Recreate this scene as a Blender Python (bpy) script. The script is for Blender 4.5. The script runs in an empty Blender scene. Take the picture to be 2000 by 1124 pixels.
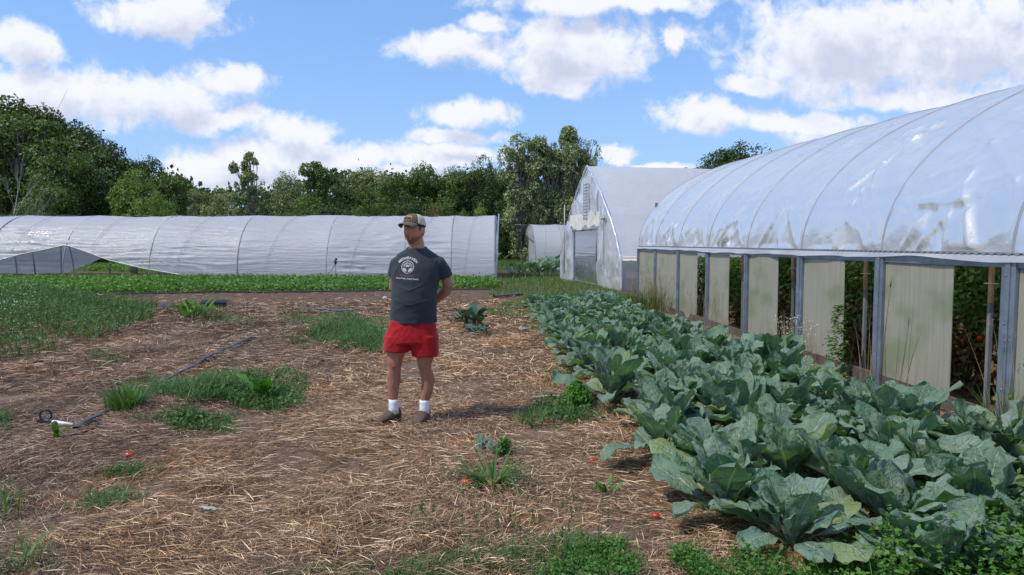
import bpy, math, random
import numpy as np
from mathutils import Vector, Matrix, noise as mnoise
from mathutils.bvhtree import BVHTree

# ------------------------------------------------------------------ camera, world, sun, exposure
SC = bpy.context.scene
COL = SC.collection
R = math.radians
FPX, CH = 1350.0, 1.57
YAW, PITCH = R(3.65), R(3.73)
cam_d = bpy.data.cameras.new("camera"); cam = bpy.data.objects.new("camera", cam_d); COL.objects.link(cam)
cam_d.sensor_width = 36; cam_d.lens = FPX / 2000 * 36; cam_d.clip_start = 0.05; cam_d.clip_end = 5000
cam.location = (0, 0, CH); cam.rotation_euler = (R(90) - PITCH, 0, -YAW)
SC.camera = cam
SC.view_settings.view_transform = 'Standard'; SC.view_settings.look = 'None'
SC.view_settings.exposure = 0.0; SC.view_settings.gamma = 1.0
SC.cycles.transparent_max_bounces = 24
SC.cycles.max_bounces = 8
SC.cycles.sample_clamp_indirect = 6

SUN_EL, SUN_AZ_VEC = R(55), Vector((-0.93, -0.37, 0)).normalized()   # direction TOWARDS the sun (horizontal part)
sun_dir = Vector((SUN_AZ_VEC.x * math.cos(SUN_EL), SUN_AZ_VEC.y * math.cos(SUN_EL), math.sin(SUN_EL)))
sl = bpy.data.lights.new("sun", 'SUN'); sl.energy = 3.5; sl.angle = R(0.6); sl.color = (1.0, 0.95, 0.88)
so = bpy.data.objects.new("sun", sl); COL.objects.link(so)
so.rotation_euler = (-sun_dir).to_track_quat('-Z', 'Y').to_euler(); so.location = (-30, -10, 40)

_f = Vector((math.sin(YAW) * math.cos(PITCH), math.cos(YAW) * math.cos(PITCH), -math.sin(PITCH)))
_r = Vector((math.cos(YAW), -math.sin(YAW), 0)); _u = _r.cross(_f)
def ray(u, v):
    return (_f + _r * ((u - 1000) / FPX) - _u * ((v - 562) / FPX))
def G(u, v, z=0.0):
    """point of the plane at height z seen at photo pixel (u, v)"""
    d = ray(u, v); t = (z - CH) / d.z
    return Vector((d.x * t, d.y * t, z))
def AT(u, v, dist):
    """point at pixel (u, v), dist metres ahead of the camera"""
    d = ray(u, v); return Vector((0, 0, CH)) + d * dist

# node helpers
class NT:
    def __init__(s, tree): s.t = tree; s.n = tree.nodes; s.l = tree.links
    def new(s, typ, **kw):
        n = s.n.new(typ)
        for k, v in kw.items(): setattr(n, k, v)
        return n
    def put(s, sock, val):
        if val is None: return
        if hasattr(val, 'is_output'): s.l.new(val, sock)
        else: sock.default_value = val
    def m(s, op, a, b=None, c=None, clamp=False):
        n = s.new('ShaderNodeMath', operation=op); n.use_clamp = clamp
        s.put(n.inputs[0], a); s.put(n.inputs[1], b); s.put(n.inputs[2], c)
        return n.outputs[0]
    def vm(s, op, a, b=None, scale=None):
        n = s.new('ShaderNodeVectorMath', operation=op)
        s.put(n.inputs[0], a); s.put(n.inputs[1], b)
        if scale is not None: s.put(n.inputs['Scale'], scale)
        return n.outputs['Value'] if op in ('LENGTH', 'DOT_PRODUCT', 'DISTANCE') else n.outputs[0]
    def noise(s, vec, scale, detail=4, rough=0.55, dist=0, out=0, lac=2.0):
        n = s.new('ShaderNodeTexNoise'); s.put(n.inputs['Vector'], vec); n.inputs['Scale'].default_value = scale
        n.inputs['Detail'].default_value = detail; n.inputs['Roughness'].default_value = rough
        n.inputs['Distortion'].default_value = dist; n.inputs['Lacunarity'].default_value = lac
        return n.outputs[out]
    def ramp(s, fac, stops, interp='LINEAR'):
        n = s.new('ShaderNodeValToRGB'); n.color_ramp.interpolation = interp; s.put(n.inputs[0], fac)
        e = n.color_ramp.elements
        while len(e) < len(stops): e.new(0.5)
        for i, (p, c) in enumerate(stops):
            e[i].position = p; e[i].color = tuple(c) + (1,) if len(c) == 3 else c
        return n.outputs[0]
    def mix(s, fac, a, b, blend='MIX'):
        n = s.new('ShaderNodeMix', data_type='RGBA', blend_type=blend)
        s.put(n.inputs[0], fac); s.put(n.inputs[6], a if hasattr(a, 'is_output') else tuple(a) + (1,))
        s.put(n.inputs[7], b if hasattr(b, 'is_output') else tuple(b) + (1,))
        return n.outputs[2]
    def mr(s, x, a, b, c=0.0, d=1.0, smooth=True):
        n = s.new('ShaderNodeMapRange'); n.interpolation_type = 'SMOOTHSTEP' if smooth else 'LINEAR'
        s.put(n.inputs[0], x); n.inputs[1].default_value = a; n.inputs[2].default_value = b
        n.inputs[3].default_value = c; n.inputs[4].default_value = d
        return n.outputs[0]

def build_world():
    w = bpy.data.worlds.new("World"); SC.world = w; w.use_nodes = True
    w.node_tree.nodes.clear(); N = NT(w.node_tree)
    out = N.new('ShaderNodeOutputWorld'); bg = N.new('ShaderNodeBackground'); bg.inputs[1].default_value = 0.115
    N.l.new(bg.outputs[0], out.inputs[0])
    sky = N.new('ShaderNodeTexSky', sky_type='NISHITA'); sky.sun_disc = False
    sky.sun_elevation = SUN_EL; sky.sun_rotation = math.atan2(sun_dir.x, sun_dir.y)
    sky.air_density = 1.0; sky.dust_density = 0.3; sky.ozone_density = 1.6; sky.altitude = 300
    blobs = [(310,28,135,48),(40,85,75,50),(100,185,200,68),(300,195,180,52),(455,150,90,42),(430,232,140,24),
             (570,268,80,42),(470,318,170,50),(650,310,160,26),(860,308,170,30),(880,98,105,46),(1110,92,175,80),(1090,155,110,30),
             (1312,85,34,46),(1180,0,260,28),(905,220,108,30),(890,267,98,20),(1205,298,50,24),(1250,335,110,14),
             (1640,95,260,108),(1880,85,260,118),(1370,232,108,42),(1560,235,190,30),(1800,190,230,30),(1620,272,110,18),
             (1480,170,80,20),(950,40,60,25),(560,345,260,36),(830,345,190,18),(330,340,60,20)]
    # one field group: vector (a, b, 0) on the forward sky plane -> cloud thickness
    g = bpy.data.node_groups.new('cloud_field', 'ShaderNodeTree'); M = NT(g)
    g.interface.new_socket('P', in_out='INPUT', socket_type='NodeSocketVector')
    g.interface.new_socket('D', in_out='OUTPUT', socket_type='NodeSocketFloat')
    gi = M.new('NodeGroupInput'); go = M.new('NodeGroupOutput')
    P = gi.outputs[0]
    wn = M.vm('SUBTRACT', M.noise(P, 9, 6, 0.6, out=1), (0.5, 0.5, 0.5))
    wn = M.vm('MULTIPLY', wn, (0.13, 0.07, 0.0))
    PW = M.vm('ADD', P, wn)
    acc = None
    for (u, v, ru, rv) in blobs:
        d = ray(u, v); a0, b0 = d.x / d.y, d.z / d.y
        q = M.vm('SUBTRACT', PW, (a0, b0, 0)); q = M.vm('MULTIPLY', q, (FPX / ru, FPX / rv, 0))
        ln = M.vm('LENGTH', q)
        acc = ln if acc is None else M.m('SMOOTH_MIN', acc, ln, 0.25)
    base = M.m('SUBTRACT', 1.0, acc)
    fb = M.noise(P, 22, 7, 0.62, dist=0.3); fb = M.m('SUBTRACT', fb, 0.5)
    d_ = M.m('MULTIPLY_ADD', fb, 1.55, base)
    M.l.new(d_, go.inputs[0])
    tc = N.new('ShaderNodeTexCoord'); sx = N.new('ShaderNodeSeparateXYZ'); N.l.new(tc.outputs['Generated'], sx.inputs[0])
    X, Y, Z = sx.outputs
    yy = N.m('MAXIMUM', Y, 0.08)
    cb = N.new('ShaderNodeCombineXYZ'); N.l.new(N.m('DIVIDE', X, yy), cb.inputs[0]); N.l.new(N.m('DIVIDE', Z, yy), cb.inputs[1])
    def field(vec):
        n = N.new('ShaderNodeGroup'); n.node_tree = g; N.l.new(vec, n.inputs[0]); return n.outputs[0]
    D0 = field(cb.outputs[0]); D1 = field(N.vm('ADD', cb.outputs[0], (-0.010, 0.030, 0)))
    # clouds all round for the rest of the dome
    zz = N.m('ADD', N.m('MAXIMUM', Z, 0.0), 0.18)
    c2 = N.new('ShaderNodeCombineXYZ'); N.l.new(N.m('DIVIDE', X, zz), c2.inputs[0]); N.l.new(N.m('DIVIDE', Y, zz), c2.inputs[1])
    nn = N.noise(c2.outputs[0], 1.3, 6, 0.55)
    back = N.mr(nn, 0.50, 0.64)
    front = N.mr(Y, 0.25, 0.5)
    high = N.mr(N.m('DIVIDE', Z, yy), 0.42, 0.6)
    usefront = N.m('MULTIPLY', front, N.m('SUBTRACT', 1.0, high))
    cov = N.mr(D0, -0.13, 0.46)
    cov = N.m('ADD', N.m('MULTIPLY', cov, usefront), N.m('MULTIPLY', back, N.m('SUBTRACT', 1.0, usefront)), clamp=True)
    # shading of the cloud body: tops white, bellies lavender grey
    lowf = N.noise(cb.outputs[0], 14, 5, 0.6)
    thick = N.m('ADD', D1, N.m('MULTIPLY_ADD', lowf, 0.9, -0.45))
    shade = N.mr(thick, 0.0, 1.0)
    K = 9.4
    ccol = N.mix(shade, (0.88 * K, 0.90 * K, 0.97 * K), (0.58 * K, 0.63 * K, 0.78 * K))
    hs = N.new('ShaderNodeHueSaturation'); N.l.new(sky.outputs[0], hs.inputs['Color'])
    hs.inputs['Saturation'].default_value = 1.02; hs.inputs['Value'].default_value = 1.5
    # deeper at the top, paler at the horizon comes from the sky model itself
    # thin milky veil near the horizon, as air
    veil = N.mr(Z, 0.0, 0.30, 0.62, 0.0)
    skyc = N.mix(veil, hs.outputs[0], (0.50 * K, 0.66 * K, 0.93 * K))
    skyc = N.mix(0.55, skyc, (0.225 * K, 0.47 * K, 0.98 * K))
    N.l.new(N.mix(N.m('MULTIPLY', cov, 0.96), skyc, ccol), bg.inputs[0])
build_world()

# ------------------------------------------------------------------ noise (numpy)
def _h(ix, iy, iz, seed):
    n = (ix.astype(np.int64) * 374761393 + iy.astype(np.int64) * 668265263 + iz.astype(np.int64) * 2147483647 + seed * 1274126177) & 0xFFFFFFFF
    n = ((n ^ (n >> 13)) * 1274126177) & 0xFFFFFFFF
    n = ((n ^ (n >> 15)) * 2246822519) & 0xFFFFFFFF
    return (n ^ (n >> 16)) / 4294967295.0
def vn(x, y, z=0.0, seed=0):
    x, y, z = np.broadcast_arrays(np.asarray(x, float), np.asarray(y, float), np.asarray(z, float))
    fx, fy, fz = np.floor(x), np.floor(y), np.floor(z)
    tx, ty, tz = x - fx, y - fy, z - fz
    tx, ty, tz = [t * t * (3 - 2 * t) for t in (tx, ty, tz)]
    r = 0
    for a in (0, 1):
        for b in (0, 1):
            for c in (0, 1):
                wgt = (tx if a else 1 - tx) * (ty if b else 1 - ty) * (tz if c else 1 - tz)
                r = r + wgt * _h(fx + a, fy + b, fz + c, seed)
    return r * 2 - 1
def fbm(x, y, z=0.0, o=4, seed=0, g=0.5):
    r = 0; a = 1; f = 1
    for i in range(o):
        r = r + a * vn(np.asarray(x) * f, np.asarray(y) * f, np.asarray(z) * f, seed + i * 17); a *= g; f *= 2.03
    return r
def gz(x, y):
    """height of the ground"""
    x = np.asarray(x, float); y = np.asarray(y, float)
    near = np.exp(-np.maximum(np.hypot(x, y) - 18, 0) / 12)
    z = near * (0.022 * fbm(x * 0.9, y * 0.9, o=3, seed=3) + 0.010 * vn(x * 5, y * 5, seed=5))
    # low mulched ridges to the left of the path
    m = 1 / (1 + np.exp((x + 1.6) * 4)) * np.exp(-np.maximum(y - 15, 0) / 2)
    z = z + m * 0.035 * np.sin((x - 0.25 * y) * 3.9)
    return z
def gzf(x, y): return float(gz(x, y))

# ------------------------------------------------------------------ mesh helpers
rng = np.random.default_rng(11); random.seed(11)
def tag(o, label=None, cat=None, group=None, kind=None):
    if label: o['label'] = label
    if cat: o['category'] = cat
    if group: o['group'] = group
    if kind: o['kind'] = kind
    return o
def link(name, me, mat, parent=None, smooth=True):
    o = bpy.data.objects.new(name, me); COL.objects.link(o)
    if mat is not None:
        for m_ in (mat if isinstance(mat, (list, tuple)) else [mat]): me.materials.append(m_)
    if smooth and len(me.polygons): me.polygons.foreach_set('use_smooth', np.ones(len(me.polygons), bool))
    if parent is not None: o.parent = parent
    return o
def npme(name, V, F, uv=None):
    V = np.ascontiguousarray(V, dtype=np.float32).reshape(-1, 3); F = np.ascontiguousarray(F, dtype=np.int32)
    n, k = F.shape
    me = bpy.data.meshes.new(name)
    me.vertices.add(len(V)); me.vertices.foreach_set('co', V.ravel())
    me.loops.add(n * k); me.loops.foreach_set('vertex_index', F.ravel())
    me.polygons.add(n); me.polygons.foreach_set('loop_start', np.arange(0, n * k, k, dtype=np.int32))
    if uv is not None:
        l = me.uv_layers.new(name='UVMap'); l.data.foreach_set('uv', np.ascontiguousarray(np.asarray(uv, np.float32).reshape(-1, 2)[F.ravel()]).ravel())
    me.update(calc_edges=True); return me
def grid_faces(ni, nj, off=0, wrap=False):
    i, j = np.meshgrid(np.arange(ni - 1), np.arange(nj if wrap else nj - 1), indexing='ij')
    j2 = (j + 1) % nj
    return (np.stack([i * nj + j, (i + 1) * nj + j, (i + 1) * nj + j2, i * nj + j2], -1).reshape(-1, 4) + off)
def empty(name, loc=(0, 0, 0), rz=0.0, parent=None):
    o = bpy.data.objects.new(name, None); COL.objects.link(o); o.location = loc; o.rotation_euler = (0, 0, rz)
    o.empty_display_size = 0.1
    if parent is not None: o.parent = parent
    return o
def dup(root, loc=None, rz=None, scale=None, label=None, group=None):
    r = root.copy(); COL.objects.link(r)
    if loc is not None: r.location = loc
    if rz is not None: r.rotation_euler = (0, 0, rz)
    if scale is not None: r.scale = scale
    if label: r['label'] = label
    if group: r['group'] = group
    for ch in list(root.children):
        c = ch.copy(); COL.objects.link(c); c.parent = r
        for gch in list(ch.children):
            d = gch.copy(); COL.objects.link(d); d.parent = c
    return r

class MB:
    """collects shapes of one mesh"""
    def __init__(s): s.v = []; s.f = []; s.m = []
    def add(s, V, F, mi=0):
        o = len(s.v); s.v += [tuple(p) for p in V]; s.f += [tuple(o + i for i in f) for f in F]; s.m += [mi] * len(F); return s
    def box(s, c, d, rz=0.0, mat=None, mi=0, tap=1.0):
        x, y, z = [q / 2 for q in d]; P = []
        for k, (a, b, e) in enumerate([(-1,-1,-1),(1,-1,-1),(1,1,-1),(-1,1,-1),(-1,-1,1),(1,-1,1),(1,1,1),(-1,1,1)]):
            t = tap if e > 0 else 1.0
            p = Vector((a * x * t, b * y * t, e * z))
            if mat is not None: p = mat @ p
            elif rz: p = Matrix.Rotation(rz, 3, 'Z') @ p
            P.append(p + Vector(c))
        return s.add(P, [(0,3,2,1),(4,5,6,7),(0,1,5,4),(1,2,6,5),(2,3,7,6),(3,0,4,7)], mi)
    def tube(s, path, rad, n=8, cap=True, mi=0, ell=None):
        path = [Vector(p) for p in path]; m = len(path)
        if not hasattr(rad, '__len__'): rad = [rad] * m
        P = []; prev = None
        for i, p in enumerate(path):
            t = (path[min(i + 1, m - 1)] - path[max(i - 1, 0)]).normalized()
            if prev is None:
                a = Vector((0, 0, 1)) if abs(t.z) < 0.9 else Vector((1, 0, 0))
                side = t.cross(a).normalized()
            else:
                side = (prev - t * prev.dot(t)).normalized()
            prev = side; up = side.cross(t)
            for k in range(n):
                an = 2 * math.pi * k / n
                ex, ey = (rad[i], rad[i]) if ell is None else (rad[i], rad[i] * ell)
                P.append(p + side * math.cos(an) * ex + up * math.sin(an) * ey)
        F = [(i * n + k, i * n + (k + 1) % n, (i + 1) * n + (k + 1) % n, (i + 1) * n + k) for i in range(m - 1) for k in range(n)]
        if cap: F += [tuple(reversed(range(n))), tuple((m - 1) * n + k for k in range(n))]
        return s.add(P, F, mi)
    def rings(s, rg, n=24, cap=True, mi=0, pw=2.0):
        """stack of rings (cx, cy, z, rx, ry)"""
        P = []
        for (cx, cy, z, rx, ry) in rg:
            for k in range(n):
                a = 2 * math.pi * k / n; ca, sa = math.cos(a), math.sin(a)
                P.append((cx + rx * math.copysign(abs(ca) ** (2 / pw), ca), cy + ry * math.copysign(abs(sa) ** (2 / pw), sa), z))
        m = len(rg)
        F = [(i * n + k, i * n + (k + 1) % n, (i + 1) * n + (k + 1) % n, (i + 1) * n + k) for i in range(m - 1) for k in range(n)]
        if cap: F += [tuple(reversed(range(n))), tuple((m - 1) * n + k for k in range(n))]
        return s.add(P, F, mi)
    def ball(s, c, r, nu=12, nv=8, mi=0, mat=None):
        r = (r, r, r) if not hasattr(r, '__len__') else r; P = []
        for i in range(nv + 1):
            ph = math.pi * i / nv
            for k in range(nu):
                th = 2 * math.pi * k / nu
                p = Vector((r[0] * math.sin(ph) * math.cos(th), r[1] * math.sin(ph) * math.sin(th), r[2] * math.cos(ph)))
                if mat is not None: p = mat @ p
                P.append(Vector(c) + p)
        F = [(i * nu + k, (i + 1) * nu + k, (i + 1) * nu + (k + 1) % nu, i * nu + (k + 1) % nu) for i in range(nv) for k in range(nu)]
        return s.add(P, F, mi)
    def me(s, name):
        me = bpy.data.meshes.new(name); me.from_pydata([tuple(p) for p in s.v], [], s.f)
        if any(s.m): me.polygons.foreach_set('material_index', s.m)
        me.update(); return me
    def build(s, name, mat, parent=None, smooth=False, bevel=0.0):
        o = link(name, s.me(name), mat, parent, smooth)
        if bevel:
            b = o.modifiers.new('bevel', 'BEVEL'); b.width = bevel; b.segments = 2; b.limit_method = 'ANGLE'
        return o

def blades(base, head, length, width, e0, e1, segs=3, flat=None):
    """curved tapered blades; base (N,3), heading, elevations e0 -> e1; returns V, F"""
    n = len(base); head = np.asarray(head); s = np.zeros((n, segs + 1, 3)); p = np.array(base, float)
    s[:, 0] = p
    for j in range(segs):
        t = (j + 0.5) / segs; e = e0 + (e1 - e0) * t; L = length / segs
        p = p + np.stack([np.cos(e) * np.cos(head) * L, np.cos(e) * np.sin(head) * L, np.sin(e) * L], -1); s[:, j + 1] = p
    tl = np.zeros(n) if flat is None else flat
    side = np.stack([-np.sin(head) * np.cos(tl), np.cos(head) * np.cos(tl), np.sin(tl)], -1)
    w = np.array([0.6 if j == 0 else (1 - (j / segs) ** 2 * 0.93) for j in range(segs + 1)])[None, :, None] * np.asarray(width)[:, None, None] * 0.5
    V = np.stack([s - side[:, None] * w, s + side[:, None] * w], 2)      # n, segs+1, 2, 3
    b = np.arange(n)[:, None] * (segs + 1) * 2 + np.arange(segs)[None] * 2
    F = np.stack([b, b + 1, b + 3, b + 2], -1).reshape(-1, 4)
    return V.reshape(-1, 3), F
def kites(c, nrm, d, L, W, fold=0.15):
    """one leaf-shaped quad per row: base, side, tip, side"""
    nrm = nrm / np.linalg.norm(nrm, axis=1, keepdims=True)
    d = d - nrm * np.sum(d * nrm, 1, keepdims=True); d /= np.linalg.norm(d, axis=1, keepdims=True) + 1e-9
    s = np.cross(nrm, d); L = np.asarray(L).reshape(-1, 1); W = np.asarray(W).reshape(-1, 1)
    V = np.stack([c, c + d * L * 0.45 + s * W * 0.5 + nrm * L * fold, c + d * L, c + d * L * 0.45 - s * W * 0.5 + nrm * L * fold], 1)
    return V.reshape(-1, 3), np.arange(len(c) * 4).reshape(-1, 4)
def merge(parts):
    V = []; F = []; o = 0
    for v, f in parts: V.append(v); F.append(f + o); o += len(v)
    return np.concatenate(V), np.concatenate(F)
def in_poly(poly, n, r=None):
    """n random points inside a polygon of (x, y)"""
    r = r or rng; P = np.array([(p[0], p[1]) for p in poly]); lo, hi = P.min(0), P.max(0); out = np.zeros((0, 2))
    while len(out) < n:
        q = r.uniform(lo, hi, (n * 3, 2)); ins = np.zeros(len(q), bool)
        for i in range(len(P)):
            a, b = P[i], P[i - 1]
            c = ((a[1] > q[:, 1]) != (b[1] > q[:, 1])) & (q[:, 0] < (b[0] - a[0]) * (q[:, 1] - a[1]) / (b[1] - a[1] + 1e-12) + a[0])
            ins ^= c
        out = np.concatenate([out, q[ins]])
    return out[:n]
def blobpts(u, v, ru, rv, n, r=None):
    """points round the ground patch that the photo shows at (u, v) with half sizes ru, rv"""
    r = r or rng
    an = r.uniform(0, 2 * np.pi, n); k = r.uniform(0, 1, n) ** 0.6
    k = k ** 1.3 * (1.05 + 0.75 * vn(np.cos(an) * 2.6 + u, np.sin(an) * 2.6 + v, seed=2))
    us = u + ru * k * np.cos(an); vs = v + rv * k * np.sin(an)
    return np.array([tuple(G(a, b))[:2] for a, b in zip(us, vs)])
def rand_dirs(n, zmin=-1.0, r=None):
    r = r or rng; z = r.uniform(zmin, 1, n); a = r.uniform(0, 2 * np.pi, n); q = np.sqrt(1 - z * z)
    return np.stack([q * np.cos(a), q * np.sin(a), z], -1)

# ------------------------------------------------------------------ materials
def mat_new(name):
    m = bpy.data.materials.new(name); m.use_nodes = True; m.node_tree.nodes.clear(); N = NT(m.node_tree)
    out = N.new('ShaderNodeOutputMaterial'); return m, N, out
def bump(N, h, strength=0.3, dist=0.01):
    b = N.new('ShaderNodeBump'); b.inputs['Strength'].default_value = strength; b.inputs['Distance'].default_value = dist
    N.put(b.inputs['Height'], h); return b.outputs[0]
def pr(N, col, rough=0.6, normal=None, metal=0.0, spec=0.5):
    p = N.new('ShaderNodeBsdfPrincipled'); N.put(p.inputs['Base Color'], col if hasattr(col, 'is_output') else tuple(col) + (1,))
    N.put(p.inputs['Roughness'], rough); N.put(p.inputs['Metallic'], metal); N.put(p.inputs['Specular IOR Level'], spec)
    if normal is not None: N.l.new(normal, p.inputs['Normal'])
    return p
def plain(name, col, rough=0.6, var=0.25, scale=8, bs=0.2, metal=0.0, bscale=60, spec=0.4):
    m, N, out = mat_new(name); tc = N.new('ShaderNodeTexCoord').outputs['Object']
    n1 = N.noise(tc, scale, 5, 0.6); f = N.mr(n1, 0.3, 0.7, 1 - var, 1 + var, smooth=False)
    c = N.vm('SCALE', tuple(col), scale=f)
    p = pr(N, c, rough, bump(N, N.noise(tc, bscale, 3), bs, 0.005), metal, spec); N.l.new(p.outputs[0], out.inputs[0]); return m
def leafmat(name, stops, trans=0.35, rough=0.5, spec=0.3, big=0.0, bigcol=(0.1, 0.1, 0.03), tcol=1.0):
    """per-leaf colour from the random of its island"""
    m, N, out = mat_new(name); ge = N.new('ShaderNodeNewGeometry'); rp = ge.outputs['Random Per Island']
    c = N.ramp(rp, stops)
    if big:
        tc = N.new('ShaderNodeTexCoord').outputs['Object']
        c = N.mix(N.mr(N.noise(tc, big, 3), 0.45, 0.65), c, bigcol)
    p = pr(N, c, rough, spec=spec); t = N.new('ShaderNodeBsdfTranslucent')
    N.l.new(N.vm('MULTIPLY', c, (1.25 * tcol, 1.35 * tcol, 0.6 * tcol)), t.inputs[0])
    mx = N.new('ShaderNodeMixShader'); mx.inputs[0].default_value = trans
    N.l.new(p.outputs[0], mx.inputs[1]); N.l.new(t.outputs[0], mx.inputs[2]); N.l.new(mx.outputs[0], out.inputs[0]); return m
def filmmat(name, col=(0.80, 0.82, 0.86), clear=0.18, rough=0.22, gloss=0.5, bscale=(1, 1, 1), bstr=0.25, dirt=0.15, tr=0.5, tcol=None):
    """greenhouse film: part diffuse, part translucent, part see-through, with a plastic sheen"""
    m, N, out = mat_new(name); tc = N.new('ShaderNodeTexCoord').outputs['Object']
    v = N.vm('MULTIPLY', tc, bscale)
    h = N.m('ADD', N.noise(v, 3.0, 5, 0.55, 0.4), N.m('MULTIPLY', N.noise(v, 11.0, 3, 0.5), 0.3))
    nb = bump(N, h, bstr, 0.06)
    dn = N.mr(N.noise(tc, 0.9, 5, 0.65), 0.42, 0.75); c = N.mix(N.m('MULTIPLY', dn, dirt * 2), col, (0.50, 0.49, 0.44))
    df = N.new('ShaderNodeBsdfDiffuse'); N.l.new(c, df.inputs[0]); N.l.new(nb, df.inputs['Normal'])
    tl = N.new('ShaderNodeBsdfTranslucent'); tl.inputs[0].default_value = tuple(tcol or col) + (1,); N.l.new(nb, tl.inputs['Normal'])
    m1 = N.new('ShaderNodeMixShader'); m1.inputs[0].default_value = tr; N.l.new(df.outputs[0], m1.inputs[1]); N.l.new(tl.outputs[0], m1.inputs[2])
    tp = N.new('ShaderNodeBsdfTransparent'); tp.inputs[0].default_value = (0.93, 0.95, 0.97, 1)
    m2 = N.new('ShaderNodeMixShader'); m2.inputs[0].default_value = clear; N.l.new(m1.outputs[0], m2.inputs[1]); N.l.new(tp.outputs[0], m2.inputs[2])
    gl = N.new('ShaderNodeBsdfGlossy'); gl.inputs['Roughness'].default_value = rough; gl.inputs[0].default_value = (1, 1, 1, 1); N.l.new(nb, gl.inputs['Normal'])
    fr = N.new('ShaderNodeFresnel'); fr.inputs[0].default_value = 1.5; N.l.new(nb, fr.inputs['Normal'])
    ff = N.m('MULTIPLY', fr.outputs[0], gloss * 2, clamp=True)
    m3 = N.new('ShaderNodeMixShader'); N.l.new(ff, m3.inputs[0]); N.l.new(m2.outputs[0], m3.inputs[1]); N.l.new(gl.outputs[0], m3.inputs[2])
    N.l.new(m3.outputs[0], out.inputs[0]); return m

def mat_cole():
    """cauliflower leaf: waxy blue green, pale midrib and side veins from the leaf's own UV"""
    m, N, out = mat_new('cauliflower_leaf'); uv = N.new('ShaderNodeUVMap'); sx = N.new('ShaderNodeSeparateXYZ'); N.l.new(uv.outputs[0], sx.inputs[0])
    t = N.m('ABSOLUTE', N.m('MULTIPLY_ADD', sx.outputs[0], 2.0, -1.0)); s = sx.outputs[1]
    rp = N.new('ShaderNodeNewGeometry').outputs['Random Per Island']; tc = N.new('ShaderNodeTexCoord').outputs['Object']
    wob = N.m('MULTIPLY', N.m('SUBTRACT', N.noise(tc, 22, 3), 0.5), 0.10)
    rib = N.mr(N.m('SUBTRACT', t, N.m('MULTIPLY', N.m('SUBTRACT', 1.0, s), 0.035)), 0.025, 0.055, 1, 0)
    k = N.m('ADD', N.m('SUBTRACT', s, N.m('MULTIPLY', N.m('POWER', t, 1.25), 0.26)), wob)
    saw = N.m('ABSOLUTE', N.m('SUBTRACT', N.m('FRACT', N.m('MULTIPLY', k, 9.0)), 0.5))
    vein = N.m('MULTIPLY', N.mr(saw, 0.40, 0.485), N.mr(t, 0.1, 0.9, 0.9, 0.15))
    fine = N.new('ShaderNodeTexVoronoi', feature='DISTANCE_TO_EDGE'); fine.inputs['Scale'].default_value = 55; N.l.new(tc, fine.inputs[0])
    fv = N.mr(fine.outputs[0], 0.0, 0.10, 1, 0)
    base = N.ramp(rp, [(0.0, (0.096, 0.184, 0.115)), (0.3, (0.140, 0.227, 0.156)), (0.55, (0.173, 0.255, 0.203)), (0.8, (0.202, 0.278, 0.247)), (0.93, (0.230, 0.300, 0.120)), (1.0, (0.313, 0.367, 0.117))])
    base = N.mix(N.mr(N.noise(tc, 7, 4, 0.6), 0.42, 0.68, 0, 0.55), base, (0.251, 0.330, 0.174))
    base = N.mix(N.mr(N.noise(tc, 15, 4, 0.6), 0.52, 0.70, 0, 0.5), base, (0.230, 0.319, 0.360))
    c = N.mix(N.m('MULTIPLY', fv, 0.30), base, (0.15, 0.22, 0.16)); c = N.mix(N.m('MULTIPLY', vein, 0.75), c, (0.24, 0.34, 0.23))
    c = N.mix(N.m('MULTIPLY', rib, 0.85), c, (0.34, 0.44, 0.30))
    orr = N.new('ShaderNodeObjectInfo').outputs['Random']; c = N.mix(N.mr(orr, 0.0, 1.0, 0.0, 0.45), c, N.vm('MULTIPLY', c, (1.18, 1.05, 0.92)))
    hole = N.mr(N.noise(tc, 26, 2, 0.5), 0.735, 0.745)
    hgt = N.m('ADD', N.m('ADD', N.m('MULTIPLY', rib, 0.8), N.m('MULTIPLY', vein, -0.6)), N.m('MULTIPLY', N.noise(tc, 38, 4), 1.6))
    p = pr(N, c, 0.52, bump(N, hgt, 0.8, 0.014), spec=0.42)
    tl = N.new('ShaderNodeBsdfTranslucent'); N.l.new(N.vm('MULTIPLY', c, (1.0, 1.45, 0.35)), tl.inputs[0])
    mx = N.new('ShaderNodeMixShader'); mx.inputs[0].default_value = 0.22
    N.l.new(p.outputs[0], mx.inputs[1]); N.l.new(tl.outputs[0], mx.inputs[2])
    tp = N.new('ShaderNodeBsdfTransparent'); m2 = N.new('ShaderNodeMixShader'); N.l.new(N.m('MULTIPLY', hole, N.m('SUBTRACT', 1.0, rib)), m2.inputs[0]); N.l.new(mx.outputs[0], m2.inputs[1]); N.l.new(tp.outputs[0], m2.inputs[2])
    N.l.new(m2.outputs[0], out.inputs[0]); return m

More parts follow.
